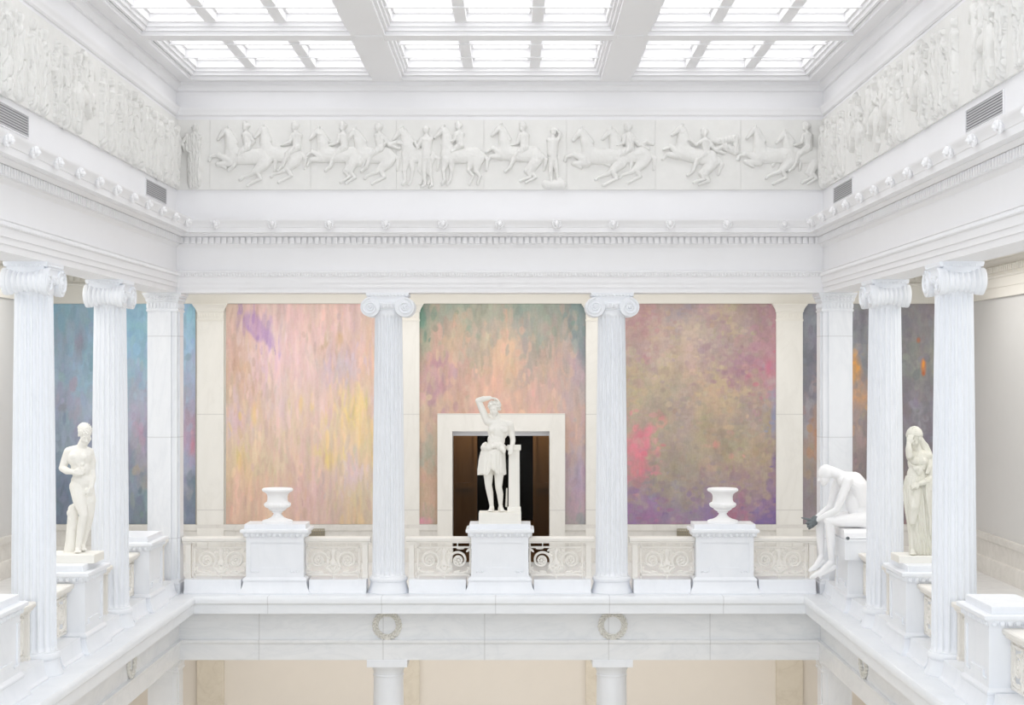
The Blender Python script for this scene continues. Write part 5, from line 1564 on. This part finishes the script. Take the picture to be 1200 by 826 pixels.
limb(c_, [A(250, 262, .05), A(260, 330, .06), A(258, 420, .08)], [.06, .08, .075])
limb(c_, [A(258, 420, .08), A(254, 600, .08), A(250, 770, .09)], [.07, .072, .078])
for k in range(6):
    limb(c_, [A(204 + 10*k, 346 - 3*k, -.15 + .03*k), A(208 + 10*k, 440, -.165 + .03*k), A(222 + 8*k, 560 + 12*(k % 3), -.16 + .03*k), A(228 + 7*k, 640 + 20*((k + 1) % 3), -.15 + .03*k)], [.019, .021, .018, .010])
for k in range(7):
    limb(c_, [A(196 + 8*k, 344, -.16 + .012*k), A(204 + 8*k, 372, -.17 + .012*k), A(206 + 8*k, 410, -.15 + .01*k)], [.012, .013, .010])
solid('mantle', c_, MG, st, .0065, 1)
block('plinth', .30, .25, 0, PZ, M['statue'], st)

# --- smooth white seated figure hanging its legs over the pedestal
st = statue('seated_statue', XR, YB - .5*BAY, -174.6, 'smooth bright white seated figure bent forward over its knees, with dark grey hands')
MW = M['statue_white']
def A(zx, zy, y=0): return ((zx - 389)*.00269, y, (490 - zy)*.00269)
m = MB()
m.ell(A(193, 122, 0), (.125, .112, .135), 20, 14, Matrix.Rotation(.55, 3, 'Y'))
m.ell(A(186, 158, 0), (.082, .085, .10), 16, 10, Matrix.Rotation(-.1, 3, 'Y'))
m.ell(A(182, 186, 0), (.045, .055, .05), 12, 8)
m.cap(A(152, 158, 0), A(150, 172, 0), .014, .016, 8, 3)
limb(m, [A(225, 118, 0), A(270, 132, 0), A(305, 158, 0)], [.095, .085, .11])
# back and belly
limb(m, [A(308, 165, 0), A(365, 178, 0), A(410, 240, 0), A(425, 330, 0), A(420, 410, 0)], [.135, .165, .175, .165, .165])
for y in (-.10, .10):
    limb(m, [A(330, 168, y), A(385, 205, y), A(412, 300, y*.9)], [.10, .12, .11])
    m.ell(A(425, 405, y), (.15, .12, .15), 16, 10)
m.ell(A(370, 300, 0), (.15, .15, .24), 18, 12)
# near arm
limb(m, [A(312, 168, -.20), A(285, 250, -.22), A(248, 340, -.20)], [.082, .066, .052])
limb(m, [A(248, 342, -.20), A(200, 372, -.13), A(142, 405, -.05)], [.056, .056, .04])
# far arm
limb(m, [A(285, 172, .18), A(256, 260, .20), A(232, 335, .17)], [.078, .064, .05])
limb(m, [A(232, 336, .17), A(188, 368, .11), A(138, 400, .04)], [.054, .054, .04])
# legs
limb(m, [A(410, 405, -.13), A(310, 408, -.14), A(208, 414, -.13)], [.12, .105, .076])
limb(m, [A(208, 416, -.13), A(216, 510, -.12), A(222, 655, -.11)], [.074, .074, .046])
m.ell(A(196, 412, -.13), (.06, .06, .06), 12, 8)
limb(m, [A(222, 660, -.11), A(170, 712, -.10), A(112, 745, -.09)], [.056, .05, .036]); m.cap(A(236, 690, -.11), A(150, 738, -.10), .046, .04); m.cap(A(120, 748, -.09), A(100, 754, -.085), .034, .024)
limb(m, [A(410, 400, .12), A(290, 402, .13), A(168, 404, .12)], [.12, .102, .074])
limb(m, [A(166, 406, .12), A(170, 510, .10), A(174, 630, .08)], [.072, .070, .044])
limb(m, [A(174, 634, .08), A(140, 690, .06), A(104, 716, .05)], [.052, .046, .034]); m.cap(A(186, 660, .08), A(128, 708, .06), .042, .036)
solid('figure', m, MW, st, .008, 6)
m = MB()
hand(m, A(138, 404, -.05), (-.75, .15, -.75), (.4, .8, .5), .20, .55, -1)
hand(m, A(136, 400, .04), (-.85, -.12, -.5), (.3, -.8, .2), .20, .5, 1)
m.ell(A(108, 428, 0), (.075, .075, .085), 14, 9, Matrix.Rotation(.6, 3, 'Y')); m.cap(A(128, 404, -.02), A(104, 436, 0), .062, .066)
m.cap(A(96, 408, -.04), A(70, 400, -.05), .024, .019, 10, 3); m.cap(A(70, 400, -.05), A(46, 394, -.05), .018, .012, 10, 3)
m.cap(A(96, 440, -.06), A(82, 448, -.06), .024, .018, 8, 3); m.cap(A(100, 452, -.05), A(92, 460, -.04), .024, .018, 8, 3); m.cap(A(86, 424, -.06), A(74, 428, -.06), .022, .018, 8, 3)
hh = solid('hands', m, M['statue_dark'], st, .007, 2); hh['label'] = 'dark grey clasped hands with one pointing finger'
# white box seat fixed round the pedestal cap
b = MB()
x0, x1 = A(266, 0)[0], A(520, 0)[0]
# the box closes the top of the pedestal (its own axes: -y faces the hall, x along the wall)
L0 = 1.207                                   # seat height over the gallery floor
b.box(-.60, .60, x0, .45, L0 - .363, L0 - .075)
b.box(-.61, .61, x0 - .01, .45, L0 - .075, L0 - .045)
b.build('box_seat', M['marble'], seat_ped, scale=1, smooth=0)
b = MB(); b.loops([[(x, y, z) for y, z in ((-.46, -.045), (-.46, .05), (-.43, .082), (-.36, .094), (.36, .094), (.43, .082), (.46, .05), (.46, -.045))] for x in (x0 + .02, x1 - .05)])
b.build('cushion', MW, st, scale=1, smooth=40)
b = MB(); b.ell((A(283, 0)[0], -.60, -.02), (.03, .03, .028), 10, 7)
bb = b.build('hole_plug', M['statue_dark'], st, scale=1); bb['label'] = 'small black knob at the edge of the seat'
